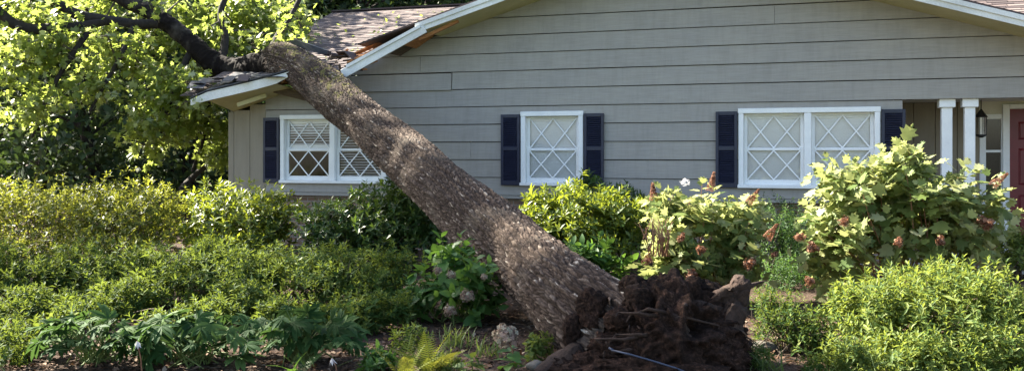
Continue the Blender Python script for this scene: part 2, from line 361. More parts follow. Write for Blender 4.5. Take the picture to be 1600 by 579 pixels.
# vertical panels at the left corner
px_edges = [wx(357), wx(366), wx(391), wx(416)]
for a, b in zip(px_edges[:-1], px_edges[1:]):
    MB().box(a+0.003, b-0.003, -0.012, 0.06, SB, min(sl(a), 2.62)+0.02).build('wall_panel', M['panel'], house, bevel=0.004)
# bottom skirt under the boards, shell walls, brick base
MB().box(XL, XP, -0.014, 0.10, SB-0.06, SB-0.004).build('skirt_board', M['siding'], house)
MB().box(XL+0.05, XP-0.05, 0.10, 0.25, -0.1, SB-0.05).build('brick_base', M['brick'], house)
MB().box(XL, XL+0.1, 0.062, 9.3, -0.1, 2.5).build('side_wall', M['panel'], house)
MB().box(XR-0.1, XR, 0.062, 9.3, -0.1, 2.5).build('side_wall', M['panel'], house)
MB().box(XL+0.1, XR-0.1, 9.2, 9.3, -0.1, 2.5).build('back_wall', M['panel'], house)
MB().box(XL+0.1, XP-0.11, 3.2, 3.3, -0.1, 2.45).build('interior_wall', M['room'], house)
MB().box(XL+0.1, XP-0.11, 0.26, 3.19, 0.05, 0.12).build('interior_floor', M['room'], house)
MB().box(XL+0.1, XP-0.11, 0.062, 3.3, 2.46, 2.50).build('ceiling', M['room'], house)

# windows -----------------------------------------------------
def slab(mb, x0, x1, y0, y1, z0, z1): return mb.box(x0, x1, y0, y1, z0, z1)
def window(x0, x1, double, style):
    ct = 0.075; yo = -0.055
    mb = MB()
    mb.box(x0, x0+ct, yo, 0.12, WZ0+0.05, WZ1-ct); mb.box(x1-ct, x1, yo, 0.12, WZ0+0.05, WZ1-ct)
    mb.box(x0-0.006, x1+0.006, yo-0.006, 0.12, WZ1-ct, WZ1)
    mb.box(x0-0.012, x1+0.012, yo-0.03, 0.12, WZ0, WZ0+0.05)
    units = []
    if double:
        c = (x0+x1)/2; mb.box(c-0.05, c+0.05, yo+0.002, 0.12, WZ0+0.05, WZ1-ct); units = [(x0+ct, c-0.05), (c+0.05, x1-ct)]
    else: units = [(x0+ct, x1-ct)]
    w = mb.build('window', M['white'], house, bevel=0.005)
    za, zb = WZ0+0.05, WZ1-ct; zm = (za+zb)/2
    for ui, (a, b) in enumerate(units):
        st = 0.052
        for up, (p, q) in enumerate(((za, zm+0.015), (zm-0.015, zb))):
            y0 = 0.012 if up == 0 else 0.045
            if up == 0: y0 = 0.018
            s_ = MB(); lo = 0.075 if up == 0 else 0.034
            y1 = y0+0.03
            s_.box(a+0.002, a+st, y0, y1, p, q); s_.box(b-st, b-0.002, y0, y1, p, q)
            s_.box(a+st, b-st, y0+0.002, y1, p, p+lo); s_.box(a+st, b-st, y0+0.002, y1, q-0.036, q)
            s_.build('sash', M['white'], w, bevel=0.003)
            ga, gb, gp, gq = a+st, b-st, p+lo, q-0.036
            MB().box(ga-0.005, gb+0.005, y0+0.017, y0+0.021, gp-0.005, gq+0.005).build('pane', M['glass'], w)
            gm = (ga+gb)/2
            for h0, h1 in ((ga, gm), (gm, gb)):
                for (za_, zb_) in ((gp, gq), (gq, gp)):
                    d = 0.000 if za_ == gp else 0.0025
                    MB().beam((h0, y0+0.008-d, za_), (h1, y0+0.008-d, zb_), 0.010, 0.019, up=(0, 0, 1)).build('lattice_bar', M['white'], w)
        # blinds
        yb = 0.092
        MB().box(a+0.01, b-0.01, yb-0.012, yb+0.03, zb-0.075, zb-0.035).build('blind_headrail', M['blind'], w)
        if style == 'shade':
            mb = MB(); pitch = 0.045; z = za+0.03
            while z < zb-0.08:
                mb.poly([(a+0.012, yb, z), (b-0.012, yb, z), (b-0.012, yb+0.010, z+pitch+0.004), (a+0.012, yb+0.010, z+pitch+0.004)]); z += pitch
            mb.build('blind', M['blind'], w, 'stuff')
        elif style == 'open':
            zlow = (zm+0.10) if ui == 0 else za+0.06
            z = zb-0.10; k = 0
            while z > zlow:
                tilt = 0.030 if (ui == 0 and z > zm+0.28) else 0.016
                MB().hexa([(a+0.015, yb-0.02, z-tilt/2), (b-0.015, yb-0.02, z-tilt/2), (b-0.015, yb+0.022, z+tilt/2), (a+0.015, yb+0.022, z+tilt/2),
                           (a+0.015, yb-0.02, z-tilt/2+0.004), (b-0.015, yb-0.02, z-tilt/2+0.004), (b-0.015, yb+0.022, z+tilt/2+0.004), (a+0.015, yb+0.022, z+tilt/2+0.004)]).build('blind_slat', M['blind'], w)
                z -= 0.046
            if ui == 0: MB().box(a+0.012, b-0.012, yb-0.022, yb+0.024, zlow-0.13, zlow-0.01).build('blind_stack', M['blind'], w)
    return w
for (x0, x1), (_, _, dbl), st in zip(WX, WINS, ('open', 'shade', 'shade')): window(x0, x1, dbl, st)
# shutters ----------------------------------------------------
SHW = 0.315; SZ0, SZ1 = wz(800, 289), wz(800, 179)
slat_me = None
def shutter(x0, x1):
    global slat_me
    y0, y1 = -0.072, -0.030; fr = 0.042; zmid = (SZ0+SZ1)/2+0.02
    mb = MB(); mb.box(x0, x0+fr, y0, y1, SZ0, SZ1); mb.box(x1-fr, x1, y0, y1, SZ0, SZ1)
    for p, q in ((SZ0, SZ0+0.07), (zmid-0.03, zmid+0.03), (SZ1-0.055, SZ1)): mb.box(x0+fr, x1-fr, y0+0.002, y1, p, q)
    mb.box(x0+fr, x1-fr, y1-0.006, y1-0.001, SZ0+0.07, SZ1-0.055)
    s_ = mb.build('shutter', M['navy'], house, bevel=0.004)
    w = x1-x0-2*fr
    if slat_me is None:
        sb = MB().hexa([(0, -0.001, -0.016), (w, -0.001, -0.016), (w, 0.030, 0.010), (0, 0.030, 0.010), (0, -0.003, -0.010), (w, -0.003, -0.010), (w, 0.030, 0.016), (0, 0.030, 0.016)])
        slat_me = pymesh('slat', sb.V, sb.F); slat_me.materials.append(M['navy'])
    for (p, q) in ((SZ0+0.07, zmid-0.03), (zmid+0.03, SZ1-0.055)):
        n = int((q-p)/0.031); pitch = (q-p)/n
        for k in range(n):
            add('slat', slat_me, None, s_, loc=np.array((x0+fr, y0+0.004, p+pitch*(k+0.5)))-np.array(house.location))
    return s_
for (x0, x1) in WX:
    shutter(x0-SHW-0.016, x0-0.016)
    if x0 > -8: shutter(x1+0.016, x1+0.016+SHW)

# porch -------------------------------------------------------
PF = 0.13; PY = 1.35
pf = MB().box(XP-0.1, XR+0.2, -0.35, PY+0.1, -0.05, PF).build('porch_floor', M['concrete'], None, 'structure'); pf['label'] = 'low concrete porch slab before the red door'
xA, xB, xC = wx(1530, PY), wx(1577, PY), wx(1566, PY)
MB().box(XP-0.1, XP, 0.062, PY, PF-0.2, ZB).build('porch_return_wall', M['panel'], house)
for a, b in zip(np.linspace(XP, xA, 5)[:-1], np.linspace(XP, xA, 5)[1:]):
    MB().box(a+0.003, b-0.003, PY-0.02, PY+0.1, PF+0.001, ZB+0.02).build('wall_panel', M['panel'], house, bevel=0.004)
MB().box(xA, XR-0.1, PY, PY+0.1, 2.2, ZB+0.02).build('entry_header', M['cream'], house)
MB().box(XP, XR-0.1, 0.165, PY+0.1, ZB+0.021, ZB+0.06).build('porch_ceiling', M['cream'], house)
MB().box(XP+0.001, XR, 0.061, 0.16, ZB-0.001, ZB+0.25).build('porch_beam', M['siding'], house)
zdt = wz(1585, 170, PY)
MB().box(xC, xB-0.002, PY-0.045, PY+0.05, PF+0.001, zdt+0.07).build('door_casing', M['white'], house, bevel=0.004)
MB().box(xB, XR-0.1, PY-0.045, PY-0.001, zdt, zdt+0.07).build('door_casing', M['white'], house, bevel=0.004)
# sidelight
sx0, sx1 = xA, xC-0.003
mb = MB(); p0, p1 = wx(1540, PY)+0.0, wx(1564, PY)
zt = wz(1552, 186, PY); zl = wz(1552, 336, PY)
mb.box(sx0, p0, PY-0.03, PY+0.05, PF+0.001, 2.2); mb.box(p1, sx1, PY-0.03, PY+0.05, PF+0.001, 2.2)
mb.box(p0, p1, PY-0.028, PY+0.05, zt, 2.2); mb.box(p0, p1, PY-0.028, PY+0.05, PF+0.001, zl)
sd = mb.build('sidelight', M['white'], house, bevel=0.004)
for k in range(3):
    a = zl+(zt-zl)*k/3; b = zl+(zt-zl)*(k+1)/3
    MB().box(p0, p1, PY+0.0, PY+0.01, a, b).build('pane', M['glass'], sd)
    if k: MB().box(p0, p1, PY-0.02, PY+0.03, a-0.018, a+0.018).build('glazing_bar', M['white'], sd)
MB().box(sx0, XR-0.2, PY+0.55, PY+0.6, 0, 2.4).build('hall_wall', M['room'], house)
# red door with raised panels
dw = 0.92
dr = MB().box(xB+0.004, xB+dw, PY-0.01, PY+0.04, PF+0.012, zdt-0.003).build('door', M['red'], house)
for (a, b) in ((0.12, 0.42), (0.50, 0.80)):
    for (p, q) in ((0.2, 0.85), (1.0, 1.55), (1.68, 1.95)):
        MB().hexa([(xB+a, PY-0.0105, PF+p), (xB+b, PY-0.0105, PF+p), (xB+b, PY-0.0105, PF+q), (xB+a, PY-0.0105, PF+q),
                   (xB+a+.03, PY-0.026, PF+p+.03), (xB+b-.03, PY-0.026, PF+p+.03), (xB+b-.03, PY-0.026, PF+q-.03), (xB+a+.03, PY-0.026, PF+q-.03)]).build('door_panel', M['red'], dr)
MB().tube([(xB+0.84, PY-0.012, 1.1), (xB+0.84, PY-0.05, 1.1), (xB+0.84, PY-0.06, 1.1), (xB+0.84, PY-0.09, 1.1)], [0.012, 0.012, 0.03, 0.024], 10).build('door_knob', M['iron'], dr, smooth=True)
MB().box(xB+dw+0.002, XR-0.1, PY, PY+0.1, PF+0.001, 2.2).build('entry_wall', M['cream'], house)
# pair of square columns
for pa, pb in ((1472.5, 1489.5), (1509, 1525.5)):
    a, b = wx(pa), wx(pb); w = b-a
    cb = MB().box(a, b, 0.062, 0.062+w, PF+0.14, ZB-0.12).build('column', M['white'], house, bevel=0.006)
    MB().box(a-0.035, b+0.035, 0.027, 0.097+w, ZB-0.12, ZB-0.002).build('capital', M['white'], cb, bevel=0.006)
    MB().box(a-0.03, b+0.03, 0.032, 0.092+w, PF+0.001, PF+0.14).build('base', M['white'], cb, bevel=0.006)

# roof --------------------------------------------------------
FH = 0.14; EX0 = XL-0.45; EX1 = XR+0.45
ZE = 2.60; RY = 4.70; ZR = 4.86
mslope = (ZR-ZE)/(RY+OV)
zmain = lambda y: ZE+mslope*(y+OV)
gl = lambda x: sl(x)+FH+0.035                              # gable roof surface left / right
gr = lambda x: sr(x)+FH+0.035
rng = np.random.default_rng(5)
roof = MB().poly([(EX0, RY, ZR), (EX1, RY, ZR), (EX1, 9.6, 2.5), (EX0, 9.6, 2.5)]).poly([(EX0, RY, ZR-0.05), (EX0, 9.6, 2.45), (EX1, 9.6, 2.45), (EX1, RY, ZR-0.05)]).build('roof', M['shingle'], house)
# front-facing slope, course by course, tab by tab (one mesh; tabs are a few pixels each)
V = []; F = []; VAR = []
L = math.hypot(RY+OV, ZR-ZE); ncour = 43; dy = (RY+OV)/ncour
for i in range(ncour):
    y0 = -OV+dy*i; y1 = y0+dy*1.12; zv = zmain(y0)
    xl = (zv-FH-0.035-LA)/LB + 0.25; xr = (zv-FH-0.035-RA)/RB - 0.25
    segs = [(EX0, min(xl, XPEAK))] + ([(max(xr, XPEAK), EX1)] if xr < EX1 else [])
    for (a, b) in segs:
        if i < 7 and a == EX0: a = EX0
        x = a - rng.random()*0.3
        while x < b:
            x2 = x+0.30+0.05*rng.random(); u0, u1 = max(x, a), min(x2-0.006, b)
            if u1 > u0+0.01:
                j = 0.012*rng.random(); h = 0.010+0.006*rng.random(); bi = len(V)
                ya = y0-j
                V += [(u0, ya, zmain(ya)+h), (u1, ya, zmain(ya)+h), (u1, y1, zmain(y1)+0.002), (u0, y1, zmain(y1)+0.002), (u0, ya, zmain(ya)-0.004), (u1, ya, zmain(ya)-0.004)]
                F += [(bi, bi+1, bi+2, bi+3), (bi+4, bi+5, bi+1, bi)]; VAR += [rng.random()]*6
            x = x2
me = pymesh('shingles', np.array(V)-np.array(house.location), F)
at_ = me.attributes.new('var', 'FLOAT', 'POINT'); at_.data.foreach_set('value', np.array(VAR, dtype=np.float32))
add('shingles', me, M['shingle'], roof, 'stuff')
MB().beam((EX0, RY, ZR+0.012), (EX1, RY, ZR+0.012), 0.22, 0.03).build('ridge_cap', M['shingle'], roof)
# roof underside so that the attic stays dark
MB().poly([(EX0, -OV+0.35, zmain(-OV+.35)-0.03), (EX0, RY, ZR-0.03), (XPEAK, RY, ZR-0.03), (EX0+.6, -OV+.35, zmain(-OV+.35)-0.03)]).build('sheathing', M['oldwood'], roof)
# gable planes back to the valleys
yv = lambda z: -OV+(z-ZE)/mslope
XBRK = wx(655, -OV)                                        # rake is broken left of here
zt_ = gl(XPEAK)
def gable_plane(fn, xe, name):
    pts = [(XPEAK, -OV-0.02, zt_), (XPEAK, yv(zt_)+0.1, zt_)]
    n = 12; near = []; far = []
    for i in range(n+1):
        x = XPEAK+(xe-XPEAK)*i/n; z = fn(x); near.append((x, -OV-0.02, z)); far.append((x, max(yv(z), -OV)+0.12, z))
    mb = MB()
    for i in range(n):
        mb.poly([near[i], far[i], far[i+1], near[i+1]]); 
        mb.poly([(p[0], p[1], p[2]-0.025) for p in (near[i], near[i+1], far[i+1], far[i])])
        mb.poly([near[i], near[i+1], (near[i+1][0], near[i+1][1], near[i+1][2]-0.025), (near[i][0], near[i][1], near[i][2]-0.025)])
    return mb.build(name, M['shingle'], roof)
gable_plane(gl, wx(560, -OV), 'gable_slope'); gable_plane(gr, EX1, 'gable_slope')
# rakes: fascia with a stepped trim strip on top, sloping soffit behind it
def rake(x0, x1, fn, y=-OV, dz0=0.0, dz1=0.0, soffit=True, nm='rake_board', trim=True):
    f = lambda x: fn(x)+dz0+(dz1-dz0)*(x-x0)/(x1-x0)
    mb = MB(); n = max(2, int(abs(x1-x0)/0.4))
    for i in range(n):
        a = x0+(x1-x0)*i/n; b = x0+(x1-x0)*(i+1)/n
        mb.hexa([(a, y-0.022, f(a)), (b, y-0.022, f(b)), (b, y, f(b)), (a, y, f(a)), (a, y-0.022, f(a)+FH), (b, y-0.022, f(b)+FH), (b, y, f(b)+FH), (a, y, f(a)+FH)])
    rb = mb.build(nm, M['fascia'], house)
    if trim:
        MB().hexa([(x0, y-0.045, f(x0)+FH*0.55), (x1, y-0.045, f(x1)+FH*0.55), (x1, y-0.023, f(x1)+FH*0.55), (x0, y-0.023, f(x0)+FH*0.55),
               (x0, y-0.045, f(x0)+FH+0.004), (x1, y-0.045, f(x1)+FH+0.004), (x1, y-0.023, f(x1)+FH+0.004), (x0, y-0.023, f(x0)+FH+0.004)]).build('trim_strip', M['fascia'], rb)
    if soffit:
        MB().hexa([(x0, y+0.001, f(x0)), (x1, y+0.001, f(x1)), (x1, 0.05, f(x1)), (x0, 0.05, f(x0)), (x0, y+0.001, f(x0)+0.012), (x1, y+0.001, f(x1)+0.012), (x1, 0.05, f(x1)+0.012), (x0, 0.05, f(x0)+0.012)]).build('soffit', M['soffit'], house)
rake(XPEAK, EX1, sr)
XSOF = wx(672, -OV*0.5)
rake(wx(650, -OV), XPEAK, sl, soffit=False)
MB().hexa([(XSOF, -OV+0.001, sl(XSOF)), (XPEAK, -OV+0.001, sl(XPEAK)), (XPEAK, 0.05, sl(XPEAK)), (XSOF+0.05, 0.05, sl(XSOF+0.05)),
           (XSOF, -OV+0.001, sl(XSOF)+0.012), (XPEAK, -OV+0.001, sl(XPEAK)+0.012), (XPEAK, 0.05, sl(XPEAK)+0.012), (XSOF+0.05, 0.05, sl(XSOF+0.05)+0.012)]).build('soffit', M['soffit'], house)
# ---- storm damage (all parts of the house)
# dropped length of rake board
a3 = onY(535, 116, -OV-0.03); b3 = onY(664, 44, -OV-0.03)
dp = MB().beam(a3, b3, 0.022, 0.15, up=(0, 0, 1)).build('dropped_rake_board', M['fascia'], house, bevel=0.003)
dp['label'] = 'broken rake board sagging beside the trunk'
a4 = onY(541, 104, -OV-0.055); b4 = onY(656, 41, -OV-0.055)
MB().beam(a4, b4, 0.02, 0.05).build('trim_strip', M['fascia'], dp)
# torn sheathing boards and rafters behind it
random.seed(3)
for i, (p, q, w, h, mt) in enumerate([((545, 98, -.62), (640, 52, -.55), 0.14, 0.02, 'wood'), ((548, 88, -.40), (655, 38, -.40), 0.16, 0.022, 'wood'), ((540, 106, -.50), (612, 72, -.45), 0.10, 0.05, 'oldwood'),
        ((556, 95, -.25), (650, 50, -.20), 0.18, 0.02, 'oldwood'), ((547, 108, -.35), (588, 92, -.30), 0.07, 0.09, 'wood'), ((640, 72, -.30), (668, 52, -.30), 0.5, 0.04, 'wood'), ((616, 84, -.28), (650, 62, -.28), 0.4, 0.05, 'oldwood'),
        ((655, 62, -.62), (716, 33, -.62), 0.05, 0.05, 'wood')]):
    MB().beam(onY(*p), onY(*q), w, h).build('torn_board', M[mt], house)
# lower left length: lifted rake, bent up at the tip, with its soffit and roof flap
pts = [(299, 160), (325, 150.5), (362, 142), (400, 133), (432, 124.5), (450, 117), (460, 112)]
hts = [0.10, 0.15, 0.15, 0.15, 0.14, 0.09, 0.02]
mb = MB(); mb2 = MB(); mb3 = MB(); Pw = [onY(x, y, -OV) for x, y in pts]
for i in range(len(Pw)-1):
    p, q = Pw[i], Pw[i+1]; h0, h1 = hts[i], hts[i+1]
    mb.hexa([p+(0, -.022, -h0/2), q+(0, -.022, -h1/2), q+(0, 0, -h1/2), p+(0, 0, -h0/2), p+(0, -.022, h0/2), q+(0, -.022, h1/2), q+(0, 0, h1/2), p+(0, 0, h0/2)])
    if i >= 1:
        s0 = np.array((p[0], 0.0, min(sl(p[0]), 2.64))); s1 = np.array((q[0], 0.0, min(sl(q[0]), 2.70)))
        if i < 4: mb2.poly([p+(0, .001, -h0/2), s0, s1, q+(0, .001, -h1/2)]).poly([p+(0, .001, -h0/2+.01), q+(0, .001, -h1/2+.01), s1+(0, 0, .01), s0+(0, 0, .01)])
    t0, t1 = p+(0, -.05, h0/2+.012), q+(0, -.05, h1/2+.012)
    k0 = np.array((p[0]-.05, 0.9, zmain(0.9)-0.02)); k1 = np.array((q[0], 0.9, zmain(0.9)-0.02))
    if i < 5: mb3.hexa([t0, t1, k1, k0, t0+(0, 0, .022), t1+(0, 0, .022), k1+(0, 0, .022), k0+(0, 0, .022)])
lb = mb.build('lifted_rake_board', M['fascia'], house); lb['label'] = 'bent white rake board lifted off the left corner'
mb2.build('soffit', M['soffit'], house); mb3.build('roof_flap', M['felt'], house)
for i in range(16):                                        # curled shingles along the flap
    x = random.uniform(302, 440); p = onY(x, 132 - (x-302)*0.10 + random.uniform(-5, 3), -OV+random.uniform(-.05, .4))
    r = Matrix.Rotation(random.uniform(-.5, .5), 3, 'Z') @ Matrix.Rotation(random.uniform(-.15, .45), 3, 'X')
    w, l = random.uniform(.12, .28), random.uniform(.12, .26); mb = MB()
    c8 = [Vector(c) for c in ((-w, -l, -.004), (w, -l, -.004), (w, l, -.004), (-w, l, -.004), (-w, -l, .004), (w, -l, .004), (w, l, .004), (-w, l, .004))]
    mb.hexa([Vector(p)+r@(c*0.7) for c in c8]).build('torn_shingle', M['felt'] if i % 3 else M['shingle'], house)
for p, q, w, h, mt in [((371, 164, -.45), (416, 149, -.35), .03, .07, 'soffit'), ((416, 145, -.25), (458, 141, -.20), .03, .05, 'soffit'), ((344, 158, -.3), (351, 155, -.1), .08, .10, 'wood'),
                       ((398, 138, -.5), (452, 128, -.4), .2, .03, 'wood'), ((430, 140, -.3), (478, 152, -.2), .10, .12, 'oldwood'), ((410, 128, -.4), (470, 118, -.35), .3, .05, 'oldwood'),
                       ((462, 66, .7), (514, 84, .5), .10, .10, 'felt'), ((456, 68, .75), (476, 72, .7), .16, .12, 'felt'), ((300, 161, -.7), (324, 151, -.74), .02, .06, 'fascia')]:
    MB().beam(onY(*p), onY(*q), w, h).build('broken_board', M[mt], house)
for i in range(12):
    x = random.uniform(515, 556); p = onY(x, random.uniform(84, 106), random.uniform(-.6, .2))
    r = Matrix.Rotation(random.uniform(-1.5, 1.5), 3, 'Z') @ Matrix.Rotation(random.uniform(-.2, .8), 3, 'X'); w, l = random.uniform(.06, .14), random.uniform(.08, .16)
    c8 = [Vector(c) for c in ((-w, -l, -.004), (w, -l, -.004), (w, l, -.004), (-w, l, -.004), (-w, -l, .004), (w, -l, .004), (w, l, .004), (-w, l, .004))]
    MB().hexa([Vector(p)+r@c for c in c8]).build('torn_shingle', M['shingle'], house)

sp = random.Random(4)
for i in range(14):                                        # splinters round the crushed eave
    x_, y_ = (sp.uniform(448, 486), sp.uniform(112, 150)) if i % 2 else (sp.uniform(528, 575), sp.uniform(84, 112)); Y_ = sp.uniform(-.75, -.2); p_ = onY(x_, y_, Y_)
    MB().beam(p_, p_+(sp.uniform(-.35, .35), sp.uniform(-.15, .15), sp.uniform(-.22, .18)), sp.uniform(.012, .05), sp.uniform(.008, .025)).build('splinter', M['wood' if i % 3 else 'oldwood'], house)
# lantern beside the door
lp = onY(1533, 240, 0.75); lx_, ly_ = float(lp[0]), 0.75; lz1_, lz0_ = wz(1533, 181, .75), wz(1533, 212, .75)
lan = root('porch_lantern', 'dark metal lantern hanging between the porch columns and the red door', 'lantern', (lx_, ly_, lz0_))
R_ = 0.075
MB().tube([(lx_, ly_, lz1_+.02), (lx_, ly_, ZB+0.018)], 0.008, 6).build('hanging_rod', M['iron'], lan)
MB().tube([(lx_, ly_, lz1_-.02), (lx_, ly_, lz1_+.06), (lx_, ly_, lz1_+.10)], [R_*1.25, R_*0.5, 0.01], 6).build('cap', M['iron'], lan)
MB().tube([(lx_, ly_, lz0_-.03), (lx_, ly_, lz0_), (lx_, ly_, lz0_+.02)], [0.02, R_, R_], 6).build('base', M['iron'], lan)
for k in range(6):
    th = math.pi/3*k; c_, s_ = math.cos(th)*R_*.95, math.sin(th)*R_*.95
    MB().beam((lx_+c_, ly_+s_, lz0_+.021), (lx_+c_, ly_+s_, lz1_-.021), .009, .009, up=(0.6, .8, 0)).build('bar', M['iron'], lan)
MB().tube([(lx_, ly_, lz0_+.021), (lx_, ly_, lz1_-.021)], R_*.8, 12, False).build('glass_cylinder', M['glass'], lan, smooth=True)

# ================================================================ LEAF MACHINERY
def nrm(a): return a/np.maximum(np.linalg.norm(a, axis=-1, keepdims=True), 1e-9)
def frames(d, n):
    d = nrm(d); n = nrm(n - (n*d).sum(-1, keepdims=True)*d); x = np.cross(d, n); return np.stack([x, d, n], axis=-1)
def instance_mesh(name, TV, TF, mats, pos, var):
    n = len(pos); nv = len(TV)
    V = (np.einsum('nij,vj->nvi', mats, TV) + pos[:, None, :]).reshape(-1, 3).astype(np.float32)
    lens = np.array([len(f) for f in TF]); flat = np.concatenate([np.array(f) for f in TF])
    loops = (flat[None, :] + (np.arange(n)*nv)[:, None]).ravel().astype(np.int32)
    starts1 = np.concatenate([[0], np.cumsum(lens)[:-1]]); starts = (starts1[None, :] + (np.arange(n)*len(flat))[:, None]).ravel().astype(np.int32)
    me = bpy.data.meshes.new(name); me.vertices.add(len(V)); me.vertices.foreach_set('co', V.ravel())
    me.loops.add(len(loops)); me.loops.foreach_set('vertex_index', loops)
    me.polygons.add(len(starts)); me.polygons.foreach_set('loop_start', starts)
    me.update(calc_edges=True)
    a = me.attributes.new('var', 'FLOAT', 'POINT'); a.data.foreach_set('value', np.repeat(var, nv).astype(np.float32))
    me.polygons.foreach_set('use_smooth', np.ones(len(starts), dtype=bool))
    return me
def T_blade(w=0.3, fold=0.10, curl=0.12, rows=(0.0, 0.35, 0.7, 1.0), prof=(0.12, 1.0, 0.75, 0.0)):
    V = []; F = []
    for t, p in zip(rows, prof):
        z = -curl*t*t; hw = w/2*p
        V += [(-hw, t, z+fold*p), (0, t, z), (hw, t, z+fold*p)]
    for i in range(len(rows)-1):
        b = 3*i; F += [(b, b+1, b+4, b+3), (b+1, b+2, b+5, b+4)]
    return np.array(V), F
def T_lobed(sc=1.0, lobes=((0.0, .12), (.30, .30), (.24, .42), (.50, .62), (.26, .66), (.30, .90), (.13, .86), (0.0, 1.12)), curl=0.12, fold=0.06):
    # outline on one side from base to tip as (halfwidth, along); alternating lobe tip / sinus
    V = []; F = []
    k = len(lobes)
    for (hw, t) in lobes: V.append((0, t, -curl*t*t))
    for (hw, t) in lobes: V.append((-hw, t+hw*0.12, -curl*t*t+fold*hw*2-0.25*hw*hw))
    for (hw, t) in lobes: V.append((hw, t+hw*0.12, -curl*t*t+fold*hw*2-0.25*hw*hw))
    V = np.array(V)*sc
    for i in range(k-1):
        F += [(i, i+1, k+i+1, k+i), (i, 2*k+i, 2*k+i+1, i+1)]
    return V, F
def T_quad(): return np.array([(-.35, 0, 0), (0, 0, 0.0), (.35, .45, .06), (0, 1, -.1), (-.35, .45, .06)]), [(0, 1, 2, 3, 4)]
def T_floret():
    V = []; F = []
    for k in range(4):
        th = k*math.pi/2; c, s_ = math.cos(th), math.sin(th); b = len(V)
        V += [(0, 0, 0), (c*.6-s_*.4, s_*.6+c*.4, .15), (c, s_, .1), (c*.6+s_*.4, s_*.6-c*.4, .15)]; F.append((b, b+3, b+2, b+1))
    return np.array(V), F
def T_palm(nl=7, w=0.26):
    V = []; F = []; bv, bf = T_blade(w, 0.05, 0.22, (0, .3, .6, .85, 1), (.15, .8, 1, .55, 0))
    for k in range(nl):
        th = math.radians(-88+176*k/(nl-1)+(7 if k % 2 else -6)); s_ = 1-0.30*abs(k-(nl-1)/2)/((nl-1)/2)
        c, sn = math.cos(th), math.sin(th); b = len(V)
        for (x, y, z) in bv: V.append(((x*c+y*sn)*s_, (-x*sn+y*c)*s_, z*s_))
        F += [tuple(b+i for i in f) for f in bf]
    return np.array(V), F
def T_fern(npin=17):
    V = []; F = []
    for i in range(npin):
        t = 0.12+0.88*i/npin; ln = 0.25*math.sin(math.pi*min(1, (t*0.80+0.2)))**0.8*(1.05-t*0.35)
        for s_ in (-1, 1):
            b = len(V); z = -0.55*t*t*0.6; w = 0.0105
            V += [(0, t-w, z), (s_*ln*.5, t+ln*.15-w*1.1, z-.01), (s_*ln, t+ln*.35, z-.05*ln), (s_*ln*.5, t+ln*.15+w*1.1, z-.01), (0, t+w, z)]
            F.append((b, b+1, b+2, b+3, b+4) if s_ > 0 else (b+4, b+3, b+2, b+1, b))
    for i in range(8):
        t0, t1 = i/8, (i+1)/8; b = len(V); f = lambda t: -0.33*t*t+0.004
        V += [(-.007, t0, f(t0)), (.007, t0, f(t0)), (.006, t1, f(t1)), (-.006, t1, f(t1))]; F.append((b, b+1, b+2, b+3))
    return np.array(V), F
TPL = {'blade': T_blade(0.34, .10, .12, (0, .5, 1), (.15, 1, 0)), 'gloss': T_blade(0.38, 0.06, 0.15, (0, .5, 1), (.2, 1, 0)), 'ovate': T_blade(0.58, 0.06, 0.22, (0, .18, .42, .70, .88, 1), (.2, .75, 1.0, .72, .36, 0)),
       'lobed': T_lobed(), 'maple': T_lobed(lobes=((0, .0), (.34, .06), (.16, .26), (.56, .52), (.20, .56), (.24, .78), (.10, .74), (0, 1.0))),
       'quad': T_quad(), 'floret': T_floret(), 'palm': T_palm(7, 0.30), 'fern': T_fern(), 'thin': T_blade(0.07, 0.01, 0.5, (0, .35, .7, 1), (.8, 1, .7, 0))}
SHARED = {}
def shared_leaf(tpl, mat):
    k = (tpl, mat)
    if k not in SHARED:
        V, F = TPL[tpl]; me = pymesh('leaf', V, F, True); me.materials.append(M[mat]); SHARED[k] = me
    return SHARED[k]
def foliage(thing, mats, pos, tpl, mat, rng, individual=0, name='foliage', leafname='leaf'):
    """mats already scaled; pos world. The nearest 'individual' leaves become objects of their own."""
    o = np.array(thing.location); depth = (pos-CAM)@FWD
    if individual:
        order = np.argsort(depth); idx = order[:individual]; rest = order[individual:]
        me = shared_leaf(tpl, mat)
        for i in idx:
            lo = bpy.data.objects.new(leafname, me); COL.objects.link(lo); lo.parent = thing
            m4 = np.eye(4); m4[:3, :3] = mats[i]; m4[:3, 3] = pos[i]-o
            lo.matrix_local = Matrix(m4.tolist())
    else: rest = np.arange(len(pos))
    if len(rest):
        TV, TF = TPL[tpl]
        me = instance_mesh(name, TV, TF, mats[rest], pos[rest]-o, rng.random(len(rest)))
        add(name, me, M[mat], thing, 'stuff')
def lump(d, seed, amp):
    return np.array([1+amp*(mnoise.noise(Vector(v)*1.7+Vector((seed*3.1, seed*1.7, 0)))*1.2+0.6*mnoise.noise(Vector(v)*4.1+Vector((seed, 0, seed*2.3)))) for v in d])
